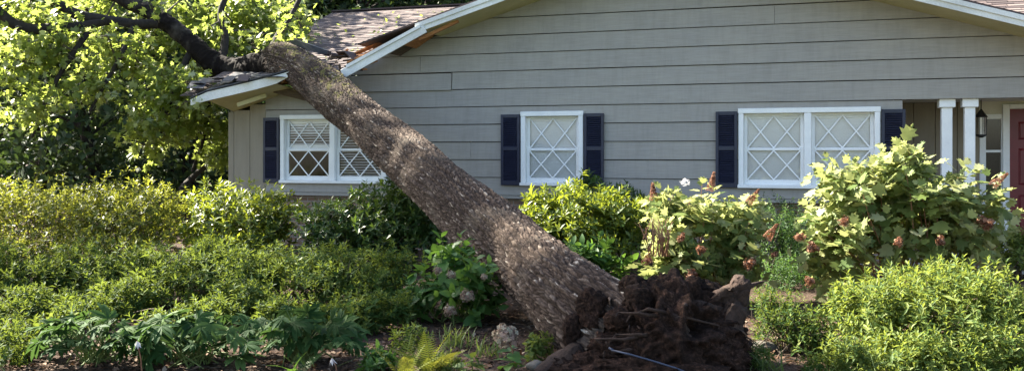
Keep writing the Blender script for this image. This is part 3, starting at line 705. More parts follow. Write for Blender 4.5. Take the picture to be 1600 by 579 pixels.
def sample_tips(rng, blobs, n, shell=0.22, amp=0.25, zmin=-0.35, seed=1, clump=5.0):
    """tips in the outer shell of lumpy ellipsoids -> pos, outward"""
    w = np.array([b[1][0]*b[1][2] for b in blobs]); w = w/w.sum(); P = []; O = []
    for bi, (c, r) in enumerate(blobs):
        k = max(3, int(n*w[bi])); d = nrm(rng.normal(size=(k*2, 3))); d = d[d[:, 2] > zmin][:k]
        fine = np.array([mnoise.noise(Vector(v)*clump+Vector((seed*5.1, bi*2.7, seed))) for v in d])
        f = lump(d, seed+bi*7.3, amp)*(1-np.abs(rng.normal(size=len(d)))*shell)*np.where(fine > -0.05, 1+0.25*fine, 0.62+0.2*rng.random(len(d)))
        rz = np.where(d[:, 2] < 0, max(r[2], min(c[2]-0.02, 1.2)), r[2]); P.append(np.array(c)+d*np.stack([np.full(len(d), r[0]), np.full(len(d), r[1]), rz], 1)*f[:, None]); O.append(nrm(d/np.array(r)))
    return np.concatenate(P), np.concatenate(O)
def whorls(rng, P, O, K, length, up=0.6, spread=(30, 80), stem=0.06, droop=0.0, jit=0.35, lv=0.25):
    n = len(P); tip = nrm(O*0.6+np.array((0, 0, up))+rng.normal(size=(n, 3))*jit)
    a = nrm(np.cross(tip, rng.normal(size=(n, 3)))); b = np.cross(tip, a)
    mats = []; pos = []
    th0 = rng.random(n)*6.28
    for k in range(K):
        th = th0+k*2.399; t = k/max(1, K-1); al = np.radians(spread[1]+(spread[0]-spread[1])*t + rng.normal(size=n)*8)
        rad = a*np.cos(th)[:, None]+b*np.sin(th)[:, None]
        d = tip*np.cos(al)[:, None]+rad*np.sin(al)[:, None]; d[:, 2] -= droop; d = nrm(d)
        nn = nrm(tip*np.sin(al)[:, None]-rad*np.cos(al)[:, None]+np.array((0, 0, 0.25))+rng.normal(size=(n, 3))*0.25)
        L = length*(1+lv*rng.normal(size=n)).clip(0.5, 1.6)*(1-0.35*t)
        mats.append(frames(d, nn)*L[:, None, None]); pos.append(P+tip*(stem*(t-1))[..., None] if np.ndim(t) else P+tip*(stem*(t-1)))
    return np.concatenate(mats), np.concatenate(pos), tip
def stems(thing, rng, base, tips, n, r0, mat, spread=0.15, name='stem', individual=False):
    mb = MB(); idx = rng.choice(len(tips), min(n, len(tips)), replace=False)
    for i in idx:
        t = tips[i]; b = np.array(base)+np.array((rng.normal()*spread, rng.normal()*spread, -0.05)); m1 = b*0.55+t*0.45+rng.normal(size=3)*0.04; m1[2] = b[2]*0.6+t[2]*0.4
        mb.tube([b, m1, b*0.2+t*0.8+rng.normal(size=3)*0.02, t], [r0, r0*.75, r0*.5, r0*.25], 5, False)
    return mb.build(name, mat, thing, 'stuff', True)
def shrub(name, label, cat, px, d, blobs, n, K, leaf, tpl, mat, seed, group=None, stemmat='stem', individual=0, amp=0.25, shell=0.22, up=0.6, spread=(30, 80), droop=0.0, stemn=50, stem_r=0.008, extra_tips=None, stemlen=0.06, zmin=-0.8):
    """blobs as (px, py, depth, rx_px, ry_px, rdepth) in photograph pixels at that depth"""
    rng = np.random.default_rng(seed); base = ground_pt(px, d); th = root(name, label, cat, base, group)
    B = []
    for (bx, by, bd, rx, ry, rd) in blobs:
        s_ = bd/FPX; B.append((at(bx, by, bd), (rx*s_, rd, ry*s_)))
    P, O = sample_tips(rng, B, n, shell, amp, zmin, seed)
    if extra_tips is not None:
        P = np.concatenate([P, extra_tips]); O = np.concatenate([O, np.tile((0, -.2, 1.), (len(extra_tips), 1))])
    keep = P[:, 2] > 0.02; P, O = P[keep], O[keep]
    mats, pos, tip = whorls(rng, P, O, K, leaf, up, spread, stemlen, droop)
    kp = pos[:, 2] > 0.01
    foliage(th, mats[kp], pos[kp], tpl, mat, rng, individual)
    stems(th, rng, base, P, stemn, stem_r, M[stemmat])
    return th, rng, P, tip

# ================================================================ FALLEN TREE
base_pt = ground_pt(930, 7.15)
ft = root('fallen_tree', 'large uprooted tree with rough lichened trunk lying across the garden onto the roof', 'tree', base_pt)
TB = at(980, 540, 6.85); TT = at(490, 122, 14.75); TE = at(436, 92, 15.95)
def trunk_mesh():
    # axis: straight to the eave, then a slight bend to the fork
    ctrl = [(TB, .40), (at(936, 506, 7.1), .388), (at(894, 470, 7.55), .364), (at(815, 401, 8.8), .338), (at(728, 327, 10.2), .345), (at(640, 252, 12.0), .336), (at(560, 181, 13.6), .325), (TT, .325), (at(462, 102, 15.4), .315), (TE, .30), (at(416, 95, 16.35), .17)]
    C = np.array([c[0] for c in ctrl]); R = np.array([c[1] for c in ctrl]); sl_ = np.concatenate([[0], np.cumsum(np.linalg.norm(np.diff(C, axis=0), axis=1))])
    Ltot = sl_[-1]; ns = int(Ltot/0.012); nt_ = 400
    s = np.linspace(0, Ltot, ns)
    def interp(y):  # smooth by averaging linear interpolation
        f = np.interp(s, sl_, y); k = 45; pad = np.pad(f, k//2, mode='reflect', reflect_type='odd'); return np.convolve(pad, np.ones(k)/k, 'valid')
    cx = np.stack([interp(C[:, i]) for i in range(3)], 1); rr = interp(R)
    t = nrm(np.gradient(cx, axis=0)); a = nrm(np.cross(t, np.array((0, 0, 1.)))); b = np.cross(a, t)
    th = np.linspace(0, 2*np.pi, nt_, endpoint=False)
    TH, SS = np.meshgrid(th, s)
    # plates: jittered cells on (theta, s)
    ncell = 104; cl = 0.105; U = TH/(2*np.pi)*ncell; Wc = SS/cl
    U = U + 0.45*np.sin(Wc*0.9+U*0.35)+0.15*np.sin(Wc*2.3+1.1*np.sin(U*.9))+0.14*np.sin(Wc*4.1+U*1.3); Wc = Wc+0.30*np.sin(U*1.9+Wc*.7)+0.12*np.sin(U*3.3)
    U = np.mod(U, ncell)
    rs = np.random.default_rng(11); nW = int(Ltot/cl)+6
    J = rs.random((nW, ncell, 2))*1.0; CR = rs.random((nW, ncell))
    iu = np.floor(U).astype(int); iw = np.floor(Wc).astype(int)
    F1 = np.full(U.shape, 9.); F2 = np.full(U.shape, 9.); cid = np.zeros(U.shape)
    for du in (-1, 0, 1):
        for dw in (-1, 0, 1):
            ju = (iu+du) % ncell; jw = np.clip(iw+dw+2, 0, nW-1)
            dd = np.hypot(U-(iu+du+J[jw, ju, 0]), Wc-(iw+dw+J[jw, ju, 1])); better = dd < F1
            F2 = np.where(better, F1, np.minimum(F2, dd)); cid = np.where(better, CR[jw, ju], cid); F1 = np.where(better, dd, F1)
    plate = np.clip((F2-F1)*2.6, 0, 1)**.7
    disp = 0.020*plate*(0.7+0.5*cid)-0.014 + 0.008*np.sin(TH*23+2.5*np.sin(SS*2.1)+SS*.6)+0.006*np.sin(TH*37+2*np.sin(SS*3.3+1)) + 0.012*np.sin(TH*3+SS*0.8)+0.010*np.sin(TH*5-SS*1.7+1)+0.012*np.sin(TH*2+SS*2.1)
    # root flare ridges at the butt
    fl = np.clip(1-SS/1.1, 0, 1)**2; disp = disp+fl*0.05*np.sin(TH*4+0.6)
    Rr = rr[:, None]+disp
    V = cx[:, None, :]+a[:, None, :]*(np.cos(TH)*Rr)[..., None]+b[:, None, :]*(np.sin(TH)*Rr)[..., None]
    idx = np.arange(ns*nt_).reshape(ns, nt_); q = np.stack([idx[:-1], np.roll(idx, -1, 1)[:-1], np.roll(idx, -1, 1)[1:], idx[1:]], -1).reshape(-1, 4)
    me = bpy.data.meshes.new('trunk'); V = (V.reshape(-1, 3)-np.array(ft.location)).astype(np.float32)
    me.vertices.add(len(V)); me.vertices.foreach_set('co', V.ravel()); me.loops.add(q.size); me.loops.foreach_set('vertex_index', q[:, ::-1].ravel().astype(np.int32))
    me.polygons.add(len(q)); me.polygons.foreach_set('loop_start', (np.arange(len(q))*4).astype(np.int32)); me.update(calc_edges=True)
    me.polygons.foreach_set('use_smooth', np.ones(len(q), dtype=bool))
    rv = np.random.default_rng(4).random(cid.shape); var = np.clip(cid*0.44+0.42*plate+0.20*(rv-.5)-0.05+np.where(cid > .93, .10, 0)*plate, 0, 1); at1 = me.attributes.new('var', 'FLOAT', 'POINT'); at1.data.foreach_set('value', var.ravel().astype(np.float32))
    mo = np.clip((SS-7.3)/1.6, 0, 0.42)+0.10*np.sin(TH) - 0.12; mo = mo+np.clip((0.5-SS)*0.5, 0, .2)
    at2 = me.attributes.new('moss', 'FLOAT', 'POINT'); at2.data.foreach_set('value', mo.ravel().astype(np.float32))
    return me
add('trunk', trunk_mesh(), M['bark'], ft)
def limb(pts, rads, mat='limb', n=18, sub=14, rough=0.16, name='limb'):
    P = np.array([at(*p) for p in pts]); R = np.array(rads); k = len(P); tt = np.linspace(0, k-1, (k-1)*sub+1)
    # Catmull-Rom
    Q = []
    for t in tt:
        i = min(int(t), k-2); u = t-i; p0, p1, p2, p3 = P[max(i-1, 0)], P[i], P[i+1], P[min(i+2, k-1)]
        Q.append(0.5*((2*p1)+(-p0+p2)*u+(2*p0-5*p1+4*p2-p3)*u*u+(-p0+3*p1-3*p2+p3)*u**3))
    rr = np.interp(tt, np.arange(k), R); mb = MB().tube(Q, rr, n)
    mb.V = [tuple(np.array(v)+rough*rr[min(i//n, len(rr)-1)]*(np.array(mnoise.noise_vector(Vector(v)*4))+.6*np.array(mnoise.noise_vector(Vector(v)*17)))) for i, v in enumerate(mb.V)]
    mb.build(name, M[mat], ft, smooth=True); return np.array(Q)
LQ = []
LQ.append(limb([(474, 108, 15.2), (446, 97, 15.8), (416, 99, 16.3), (385, 107, 16.7), (350, 106, 16.9), (322, 88, 17.0), (285, 55, 17.2), (240, 22, 17.4), (190, -2, 17.6), (120, -40, 17.8), (40, -90, 18)], [.28, .285, .245, .21, .205, .20, .175, .15, .14, .12, .09], 'bark', n=40, sub=30))
LQ.append(limb([(262, 36, 17.3), (215, 38, 17.2), (165, 32, 17.0), (125, 24, 16.9), (92, 8, 16.8), (55, -8, 16.7), (10, -30, 16.6)], [.08, .10, .10, .10, .09, .08, .07]))
LQ.append(limb([(170, 33, 17.0), (130, 40, 16.8), (95, 43, 16.6), (50, 46, 16.5), (25, 39, 16.4), (2, 22, 16.3), (-30, -10, 16.2)], [.07, .085, .095, .10, .10, .095, .085]))
LQ.append(limb([(345, 98, 17.0), (352, 60, 17.3), (345, 20, 17.5), (360, -20, 17.6)], [.10, .07, .06, .05]))
LQ.append(limb([(420, 95, 16.2), (432, 60, 16.8), (452, 30, 17.2), (470, -5, 17.5)], [.09, .06, .05, .04]))
LQ.append(limb([(300, 75, 17.1), (280, 120, 16.8), (262, 170, 16.5), (250, 215, 16.3)], [.07, .05, .04, .02]))
LQ.append(limb([(335, 100, 17.0), (325, 160, 17.3), (318, 215, 17.4), (300, 268, 17.3)], [.07, .05, .04, .02]))
LQ.append(limb([(150, 34, 17.0), (110, 90, 16.5), (75, 150, 16.2), (50, 215, 16.0)], [.06, .05, .035, .02]))
LQ.append(limb([(210, 36, 17.2), (190, 85, 16.7), (165, 130, 16.4), (140, 175, 16.2)], [.06, .045, .035, .02]))
LQ.append(limb([(318, 262, 17.4), (298, 279, 16.8), (283, 295, 16.2)], [.05, .055, .05]))
# leaf clusters of the crown: (px, py, depth, r_px, r_py, leaves)
CL = [(40, 15, 16.8, 55, 30, 500), (95, 75, 16.6, 60, 35, 620), (30, 95, 16.2, 45, 40, 500), (55, 165, 16.0, 55, 28, 560), (100, 195, 16.0, 40, 22, 300), (20, 205, 15.8, 35, 25, 300), (135, 130, 16.4, 40, 28, 360),
      (165, 65, 16.8, 45, 40, 480), (215, 95, 16.6, 45, 35, 480), (150, 10, 17.2, 60, 22, 420), (245, 55, 17.0, 35, 40, 380), (250, 10, 17.4, 50, 22, 420), (270, 125, 16.6, 38, 30, 420), (235, 155, 16.4, 40, 25, 300), (310, 30, 17.3, 40, 32, 480),
      (300, 140, 17.0, 28, 30, 260), (255, 200, 16.3, 45, 28, 420), (225, 225, 16.2, 30, 25, 200), (300, 190, 17.0, 40, 28, 420), (330, 180, 17.6, 28, 45, 420), (340, 235, 17.6, 30, 40, 420),
      (365, 40, 17.4, 40, 40, 520), (410, 20, 17.4, 42, 26, 420), (450, 22, 17.2, 26, 28, 300), (460, 55, 16.9, 16, 26, 130), (395, 75, 17.1, 34, 18, 240), (375, 5, 17.5, 60, 14, 300), (60, 45, 17.4, 70, 30, 320), (310, 105, 17.2, 22, 26, 180)]
FRONT = [(150, 58, 15.9, 22, 12, 50), (88, 22, 15.8, 20, 12, 45), (400, 66, 16.2, 16, 10, 40), (446, 46, 16.4, 12, 16, 45), (292, 128, 16.0, 18, 14, 60), (318, 158, 15.6, 12, 16, 44), (20, 62, 15.6, 20, 12, 50), (215, 72, 16.2, 18, 14, 50), (330, 40, 16.9, 14, 12, 36), (232, 4, 16.6, 14, 8, 30)]
CL = [c for c in CL if c[:2] not in ((20, 205), (100, 195))]
CL = [(a, b, (c+1.1 if b < 125 and a > 130 else c), d, e, int(f*(.62 if b < 125 else .68))) for a, b, c, d, e, f in CL] + FRONT
rng = np.random.default_rng(21); allm = []; allp = []; mb = MB(); pool = np.concatenate(LQ)
for (cx_, cy_, cd_, rx, ry, n) in CL:
    c = at(cx_, cy_, cd_); s_ = cd_/FPX
    j = pool[np.argmin(np.linalg.norm(pool-c, axis=1))]
    nsub = max(5, n//22); subs = c+rng.normal(size=(nsub, 3))*np.array((rx*s_*.50, rx*s_*.50, ry*s_*.48))
    mb.tube([j, (j+c)/2+rng.normal(size=3)*.1+(0, 0, .08), c], [.022, .016, .010], 5, False)
    for q in subs: mb.tube([c, (c+q)/2+rng.normal(size=3)*.05, q], [.009, .007, .004], 4, False)
    k = n//nsub
    for q in subs:
        P = q+rng.normal(size=(k, 3))*np.array((.14, .14, .10)); d = nrm(nrm(P-q)*.8+rng.normal(size=(k, 3))*.5+np.array((0, 0, -.45)))
        nn = nrm(rng.normal(size=(k, 3))*.55+np.array((-.25, -.15, .8))); L = .135*(1+.25*rng.normal(size=k)).clip(.5, 1.6)
        allm.append(frames(d, nn)*L[:, None, None]); allp.append(P)
mb.build('twigs', M['twig'], ft, 'stuff', True)
foliage(ft, np.concatenate(allm), np.concatenate(allp), 'maple', 'f_oak', rng, 300, 'crown')

# root ball ---------------------------------------------------
def rock(name, center, rad, mat, parent, sub=6, amps=((1.1, .28), (2.6, .24), (5.5, .16), (13, .06), (30, .015)), seed=0.0, rot=None, kind=None, ridged=True):
    import bmesh
    bm = bmesh.new(); bmesh.ops.create_icosphere(bm, subdivisions=sub, radius=1.0)
    o = origin_of(parent); R = rot or Matrix.Identity(3)
    for v in bm.verts:
        d = v.co.normalized(); k = 1.0
        for f, a in amps:
            q = mnoise.noise(d*f+Vector((seed, seed*.7, seed*1.3))); k += a*(q if (not ridged or f < 2) else (0.45-abs(q)*1.7))
        p = R @ Vector((d.x*rad[0]*k, d.y*rad[1]*k, d.z*rad[2]*k)); v.co = p+Vector(center)-Vector(o)
    me = bpy.data.meshes.new(name); bm.to_mesh(me); bm.free(); me.polygons.foreach_set('use_smooth', [True]*len(me.polygons))
    return add(name, me, M[mat], parent, kind)
rb = rock('root_ball', at(1056, 526, 6.8), (.47, .46, .41), 'rootsoil', ft, 6, seed=2.0)
rock('earth_clod', at(925, 582, 6.6), (.34, .30, .17), 'rootsoil', rb, 5, seed=5.0)
rock('earth_clod', at(1075, 478, 6.95), (.32, .30, .20), 'rootsoil', rb, 5, seed=8.0)
rock('earth_clod', at(1002, 512, 6.78), (.20, .26, .22), 'rootsoil', rb, 5, seed=31.0)
rock('earth_clod', at(968, 552, 6.62), (.24, .22, .17), 'rootsoil', rb, 5, seed=37.0)
rock('earth_clod', at(1012, 548, 6.55), (.24, .22, .20), 'rootsoil', rb, 5, seed=11.0)
rock('earth_clod', at(1110, 560, 6.6), (.28, .3, .26), 'rootsoil', rb, 5, seed=14.0)
rock('earth_clod', at(1030, 585, 6.4), (.5, .3, .16), 'rootsoil', rb, 5, seed=17.0)
rimr = random.Random(6); ax_ = Vector(TT-TB).normalized(); s1_ = ax_.cross(Vector((0, 0, 1))).normalized(); s2_ = s1_.cross(ax_)
for i in range(22):                                         # torn earth round the butt
    th_ = i/22*2*math.pi+rimr.uniform(-.2, .2); p_ = Vector(TB)-ax_*rimr.uniform(-.16, .10)+(s1_*math.cos(th_)+s2_*math.sin(th_))*rimr.uniform(.33, .43)
    if p_.z > -.05: rock('earth_clod', p_, (rimr.uniform(.08, .15), rimr.uniform(.08, .15), rimr.uniform(.07, .13)), 'rootsoil', rb, 4, seed=50+i*3.0)
def root_limb(pts, rads, name='root', mat='oldwood', n=10, rough=.3):
    P = [at(*p) for p in pts]; Q = []; R2 = []
    for i in range(len(P)-1):
        for k in range(5): u = k/5; Q.append(P[i]*(1-u)+P[i+1]*u); R2.append(rads[i]*(1-u)+rads[i+1]*u)
    Q.append(P[-1]); R2.append(rads[-1]); mb_ = MB().tube(Q, R2, n)
    mb_.V = [tuple(np.array(v)+rough*R2[min(i//n, len(R2)-1)]*(np.array(mnoise.noise_vector(Vector(v)*9))+.5*np.array(mnoise.noise_vector(Vector((i % n*1.7, (i//n)*.15, 2)))) + .5*np.array(mnoise.noise_vector(Vector(v)*30)))) for i, v in enumerate(mb_.V)]
    o_ = mb_.build(name, M[mat], rb, smooth=True); return o_
M['rootwood'] = worn('root wood', (0.010, 0.006, 0.004), (0.055, 0.032, 0.022), 10, (1, 1, 1), .9, .9, .01, fine=60)
M['rootwood_pale'] = worn('torn root wood', (0.045, 0.027, 0.017), (0.16, 0.105, 0.07), 10, (1, 1, 1), .9, .9, .01, fine=60)
root_limb([(1075, 520, 6.8), (1115, 490, 6.72), (1143, 464, 6.66), (1158, 449, 6.64), (1167, 441, 6.64)], [.16, .135, .10, .08, .06], mat='rootwood', n=30, rough=.55)
root_limb([(1150, 462, 6.62), (1166, 449, 6.6), (1182, 443, 6.62), (1198, 438, 6.66)], [.05, .03, .014, .003], mat='rootwood', rough=.5)
root_limb([(1140, 470, 6.6), (1156, 448, 6.58), (1160, 436, 6.6)], [.03, .022, .006], mat='rootwood', rough=.5)
root_limb([(1100, 565, 6.6), (1132, 528, 6.55), (1146, 492, 6.58), (1152, 468, 6.62)], [.15, .11, .08, .04], mat='rootwood', n=24, rough=.5)
root_limb([(1060, 470, 6.75), (1095, 482, 6.62), (1128, 488, 6.6)], [.05, .06, .05], mat='rootwood', rough=.5)
root_limb([(905, 560, 6.7), (870, 575, 6.6), (835, 590, 6.5)], [.14, .10, .05], mat='rootwood')
root_limb([(985, 478, 6.9), (1000, 505, 6.65), (990, 545, 6.5)], [.06, .05, .03], mat='rootwood')
random.seed(19)
for i in range(16):
    a_ = random.uniform(0, 2*math.pi); x0_, y0_ = 1045+random.uniform(-50, 50), 522+random.uniform(-30, 35); L_ = random.uniform(50, 110); r0_ = random.uniform(.010, .026)
    x1_, y1_ = x0_+math.cos(a_)*L_, max(446, y0_+math.sin(a_)*L_*.55)
    root_limb([(x0_, y0_, 6.42), ((x0_+x1_)/2+random.uniform(-12, 12), (y0_+y1_)/2+random.uniform(-14, 6), 6.36), (x1_, y1_, 6.45), (x1_+random.uniform(-15, 15), y1_+random.uniform(0, 25), 6.42)], [r0_, r0_*.8, r0_*.45, .004], 'root', 'rootwood', 9, .7)
random.seed(8)
for i in range(60):
    x, y = random.uniform(930, 1165), random.uniform(455, 575); L = random.uniform(10, 45); dx = random.uniform(-22, 22); dd = 6.45 if y > 500 else 6.62
    root_limb([(x, y, dd+.12), (x+dx*.5, y+L*.3, dd-.03), (x+dx, y+L, dd+random.uniform(-.08, .1))], [random.uniform(.006, .014), .006, .002], 'rootlet', 'rootwood' if i % 3 else 'rootwood_pale', 5, .2)

# blue-black cable over the root ball
cp = [at(955, 546, 6.32), at(985, 553, 6.25), at(1020, 563, 6.18), at(1055, 574, 6.12), at(1085, 586, 6.05)]
cb = root('cable', 'thin dark blue cable lying across the front of the root ball', 'cable', cp[0])
MB().tube(cp, .0065, 8).build('cable_run', M['cable'], cb, smooth=True)
MB().tube([cp[0]+(0.01, .0, 0.002), cp[0]+(-.02, .03, .006)], [.009, .008], 8).build('cable_end', M['cable'], cb, smooth=True)

# ================================================================ SHRUBS
# back left
SH = dict
shrub('leafy_shrub', 'yellow-green leafy shrub at the left edge, behind the azaleas', 'shrub', 45, 12.8, [(30, 345, 12.8, 95, 66, .7), (60, 385, 12.2, 90, 28, .4), (95, 330, 13.0, 55, 50, .5), (0, 330, 12.9, 55, 50, .5)], 1500, 6, .075, 'gloss', 'f_yellow', 31, 'shrubs along the house wall', amp=.45)
shrub('leafy_shrub', 'wide yellow-green shrub with upright tips, between left edge and house corner', 'shrub', 195, 12.6, [(190, 350, 12.6, 100, 68, .75), (190, 388, 12.0, 95, 28, .4), (150, 325, 12.8, 55, 45, .5), (240, 330, 12.9, 55, 48, .5)], 1800, 6, .075, 'gloss', 'f_yellow', 32, 'shrubs along the house wall', amp=.45)
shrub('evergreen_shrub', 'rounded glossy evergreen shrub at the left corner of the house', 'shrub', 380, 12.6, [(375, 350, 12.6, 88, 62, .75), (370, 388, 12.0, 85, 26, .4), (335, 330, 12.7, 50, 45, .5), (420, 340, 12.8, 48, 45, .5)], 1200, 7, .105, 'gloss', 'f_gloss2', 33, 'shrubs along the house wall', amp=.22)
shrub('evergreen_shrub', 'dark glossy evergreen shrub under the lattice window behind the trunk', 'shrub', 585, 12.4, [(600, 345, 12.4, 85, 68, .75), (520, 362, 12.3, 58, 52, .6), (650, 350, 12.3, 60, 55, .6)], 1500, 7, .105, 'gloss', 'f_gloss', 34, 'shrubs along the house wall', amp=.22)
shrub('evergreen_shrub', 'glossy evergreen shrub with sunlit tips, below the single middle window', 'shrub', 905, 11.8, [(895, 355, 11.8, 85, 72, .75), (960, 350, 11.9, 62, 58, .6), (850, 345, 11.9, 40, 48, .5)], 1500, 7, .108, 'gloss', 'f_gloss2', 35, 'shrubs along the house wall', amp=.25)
shrub('evergreen_shrub', 'dark shrub sprig rising beside the right shutter of the middle window', 'shrub', 928, 13.0, [(925, 300, 13.0, 26, 34, .25), (975, 318, 13.0, 45, 28, .3)], 330, 7, .09, 'gloss', 'f_gloss', 36, amp=.3)
shrub('feathery_shrub', 'feathery mid-green shrub under the right-hand double window', 'shrub', 1215, 11.6, [(1205, 350, 11.6, 72, 48, .6), (1245, 375, 11.6, 55, 55, .5), (1230, 425, 10.6, 62, 38, .45)], 1500, 9, .045, 'blade', 'f_nand', 37, 'shrubs along the house wall', amp=.3, stemlen=.16, spread=(40, 90))
shrub('leafy_shrub', 'small green shrub beside the porch by the red door', 'shrub', 1580, 11.6, [(1590, 390, 11.4, 32, 40, .4), (1548, 400, 11.6, 22, 25, .3)], 420, 6, .08, 'gloss', 'f_azalea2', 38, amp=.3)
# azaleas, left front
AZ = [(25, 9.2, [(20, 445, 9.3, 100, 50, .6), (-20, 430, 9.4, 60, 50, .5), (80, 428, 9.5, 50, 34, .4), (-25, 492, 8.0, 60, 34, .35), (60, 478, 8.4, 50, 40, .35), (20, 528, 7.3, 75, 34, .35), (-10, 560, 6.8, 60, 50, .35)], 'azalea clump filling the lower left corner of the bed'),
      (180, 9.3, [(180, 445, 9.4, 100, 50, .6), (135, 422, 9.6, 52, 34, .4), (232, 418, 9.6, 50, 32, .4), (125, 490, 8.1, 50, 32, .32), (205, 468, 8.7, 50, 44, .35), (262, 500, 7.9, 42, 24, .3)], 'broad azalea in front of the wide yellow-green shrub'),
      (355, 9.2, [(350, 440, 9.3, 105, 52, .6), (320, 408, 9.5, 40, 34, .35), (405, 420, 9.4, 52, 36, .4), (320, 492, 8.1, 46, 30, .3), (388, 474, 8.6, 52, 46, .35), (440, 486, 8.2, 40, 28, .3)], 'azalea with tall sprigs in front of the house corner shrub'),
      (545, 9.0, [(540, 440, 9.1, 92, 52, .6), (595, 448, 9.0, 50, 52, .45), (495, 422, 9.3, 48, 34, .4), (510, 496, 8.0, 50, 28, .3), (575, 490, 8.1, 44, 36, .3), (620, 482, 8.2, 26, 30, .25)], 'azalea in front of the dark evergreen, left of the hydrangea')]
for i, (px, d, bl, lab) in enumerate(AZ):
    rg = np.random.default_rng(60+i); et = np.array([at(px+rg.uniform(-120, 120), 392+rg.normal()*9+(12 if i == 3 else 0), d+rg.uniform(-.3, .5)) for _ in range(40)])
    shrub('azalea', lab, 'shrub', px, d, bl, 1900, 8, .070, 'blade', 'f_azalea', 40+i, 'azaleas in the front bed', amp=.55, up=.7, extra_tips=et, stemn=120, stem_r=.006, stemlen=.05)
shrub('azalea', 'bright fresh-green azalea filling the lower right corner', 'shrub', 1460, 7.0, [(1450, 510, 7.0, 150, 92, .6), (1560, 505, 7.1, 80, 88, .5), (1370, 480, 7.2, 75, 60, .45), (1480, 450, 7.3, 90, 45, .45), (1430, 560, 6.5, 110, 50, .35), (1550, 560, 6.5, 90, 55, .35)], 2300, 8, .070, 'blade', 'f_azalea2', 46, 'azaleas in the front bed', amp=.32, up=.8, stemn=90, stem_r=.006, stemlen=.07)
shrub('azalea', 'sparse small azalea right of the root ball', 'shrub', 1235, 7.4, [(1230, 500, 7.4, 62, 50, .35), (1275, 520, 7.3, 55, 52, .35), (1195, 470, 7.5, 28, 22, .25)], 620, 8, .046, 'blade', 'f_azalea', 47, 'azaleas in the front bed', amp=.4, up=.7, stemn=80, stem_r=.006, shell=.3)

# hydrangeas with individual leaves and flower heads
def flower_head(th, p, r, tall, rng, mat, n=170, name='flower_head', axis_=(0, 0, 1)):
    d = nrm(rng.normal(size=(n, 3))); t = rng.random(n)
    ax = nrm(np.array(axis_, dtype=float)); a = nrm(np.cross(ax, (0.3, .9, .1))); b = np.cross(ax, a)
    if tall > 1.3:
        h = t**0.8; rad = r*(1-h*.85)*(.75+.35*rng.random(n)); ph = rng.random(n)*6.28
        loc = ax*(h*r*2*tall)[:, None]+a*(rad*np.cos(ph))[:, None]+b*(rad*np.sin(ph))[:, None]; nn = nrm(a*np.cos(ph)[:, None]+b*np.sin(ph)[:, None]+ax*.4+rng.normal(size=(n, 3))*.4)
    else:
        k3 = rng.integers(0, 5, n) if mat == 'fl_brown' else None; off = rng.normal(size=(5, 3)).clip(-1.2, 1.2)*r*.42; loc = d*r*np.array((1, 1, tall))*((.62+.5*rng.random(n))*(1+.22*np.sin(d[:, 0]*5+d[:, 2]*4)))[:, None]*(1 if k3 is None else .62) + (0 if k3 is None else off[k3]); nn = nrm(d+rng.normal(size=(n, 3))*.3)
    mats = frames(np.cross(nn, rng.normal(size=(n, 3))), nn)*(r*.24*(.7+.6*rng.random(n)))[:, None, None]
    me = instance_mesh(name, *TPL['floret'], mats, loc, rng.random(n))
    o = add(name, me, M[mat], th, loc=np.array(p)-np.array(th.location)); return o
th, rg, P, tip = shrub('oakleaf_hydrangea', 'tall sunlit oakleaf hydrangea covering the right window and porch columns', 'hydrangea', 1415, 9.4,
    [(1410, 340, 9.4, 150, 75, .65), (1330, 300, 9.5, 72, 58, .45), (1415, 285, 9.4, 62, 58, .4), (1500, 320, 9.4, 75, 62, .45), (1300, 375, 9.3, 60, 48, .4), (1425, 235, 9.4, 20, 26, .15)],
    410, 6, .165, 'lobed', 'f_oakhyd', 50, 'oakleaf hydrangeas', 'redstem', 300, amp=.2, shell=.25, up=.7, spread=(35, 95), droop=.12, stemn=60, stem_r=.010, stemlen=.16)
for x, y, r, tl, ax in [(1550, 290, .045, 2.0, (.8, 0, .7)), (1540, 350, .075, .8, (0, 0, 1)), (1270, 387, .06, .9, (0, 0, 1)), (1318, 345, .05, 1, (0, 0, 1)), (1405, 378, .045, 1, (0, 0, 1)), (1470, 375, .05, 1, (0, 0, 1)), (1265, 440, .05, 1, (0, 0, 1)), (1250, 372, .05, .8, (0, 0, 1))]:
    flower_head(th, at(x, y, 8.75), r, tl, rg, 'fl_brown', axis_=ax)
th, rg, P, tip = shrub('oakleaf_hydrangea', 'pale sunlit oakleaf hydrangea with brown flower spikes behind the root ball', 'hydrangea', 1105, 9.7,
    [(1090, 340, 9.7, 82, 52, .5), (1060, 405, 9.5, 58, 44, .4), (1150, 400, 9.5, 48, 46, .35), (1160, 340, 9.7, 48, 40, .35), (1040, 318, 9.8, 42, 28, .3)],
    270, 6, .15, 'lobed', 'f_oakhyd', 51, 'oakleaf hydrangeas', 'redstem', 260, amp=.25, shell=.28, up=.6, spread=(35, 95), droop=.15, stemn=60, stem_r=.008, stemlen=.14)
for x, y, r, tl, ax in [(1022, 312, .05, 1.7, (-.1, 0, 1)), (1110, 298, .05, 1.9, (.2, 0, 1)), (1168, 318, .042, 2.2, (.7, 0, .9)), (1198, 372, .05, 1.8, (.5, 0, .7)), (1170, 412, .065, .9, (0, 0, 1)), (1080, 430, .06, 1, (0, 0, 1)), (1012, 405, .05, 1, (0, 0, 1)), (1065, 370, .045, 1, (0, 0, 1)), (1210, 398, .04, 1, (0, 0, 1)), (1097, 392, .05, 1, (0, 0, 1)), (1046, 448, .05, .9, (0, 0, 1))]:
    flower_head(th, at(x, y, 9.1), r, tl, rg, 'fl_brown', axis_=ax)
flower_head(th, at(1071, 284, 9.3), .045, .9, rg, 'fl_white', 60)
mb = MB()
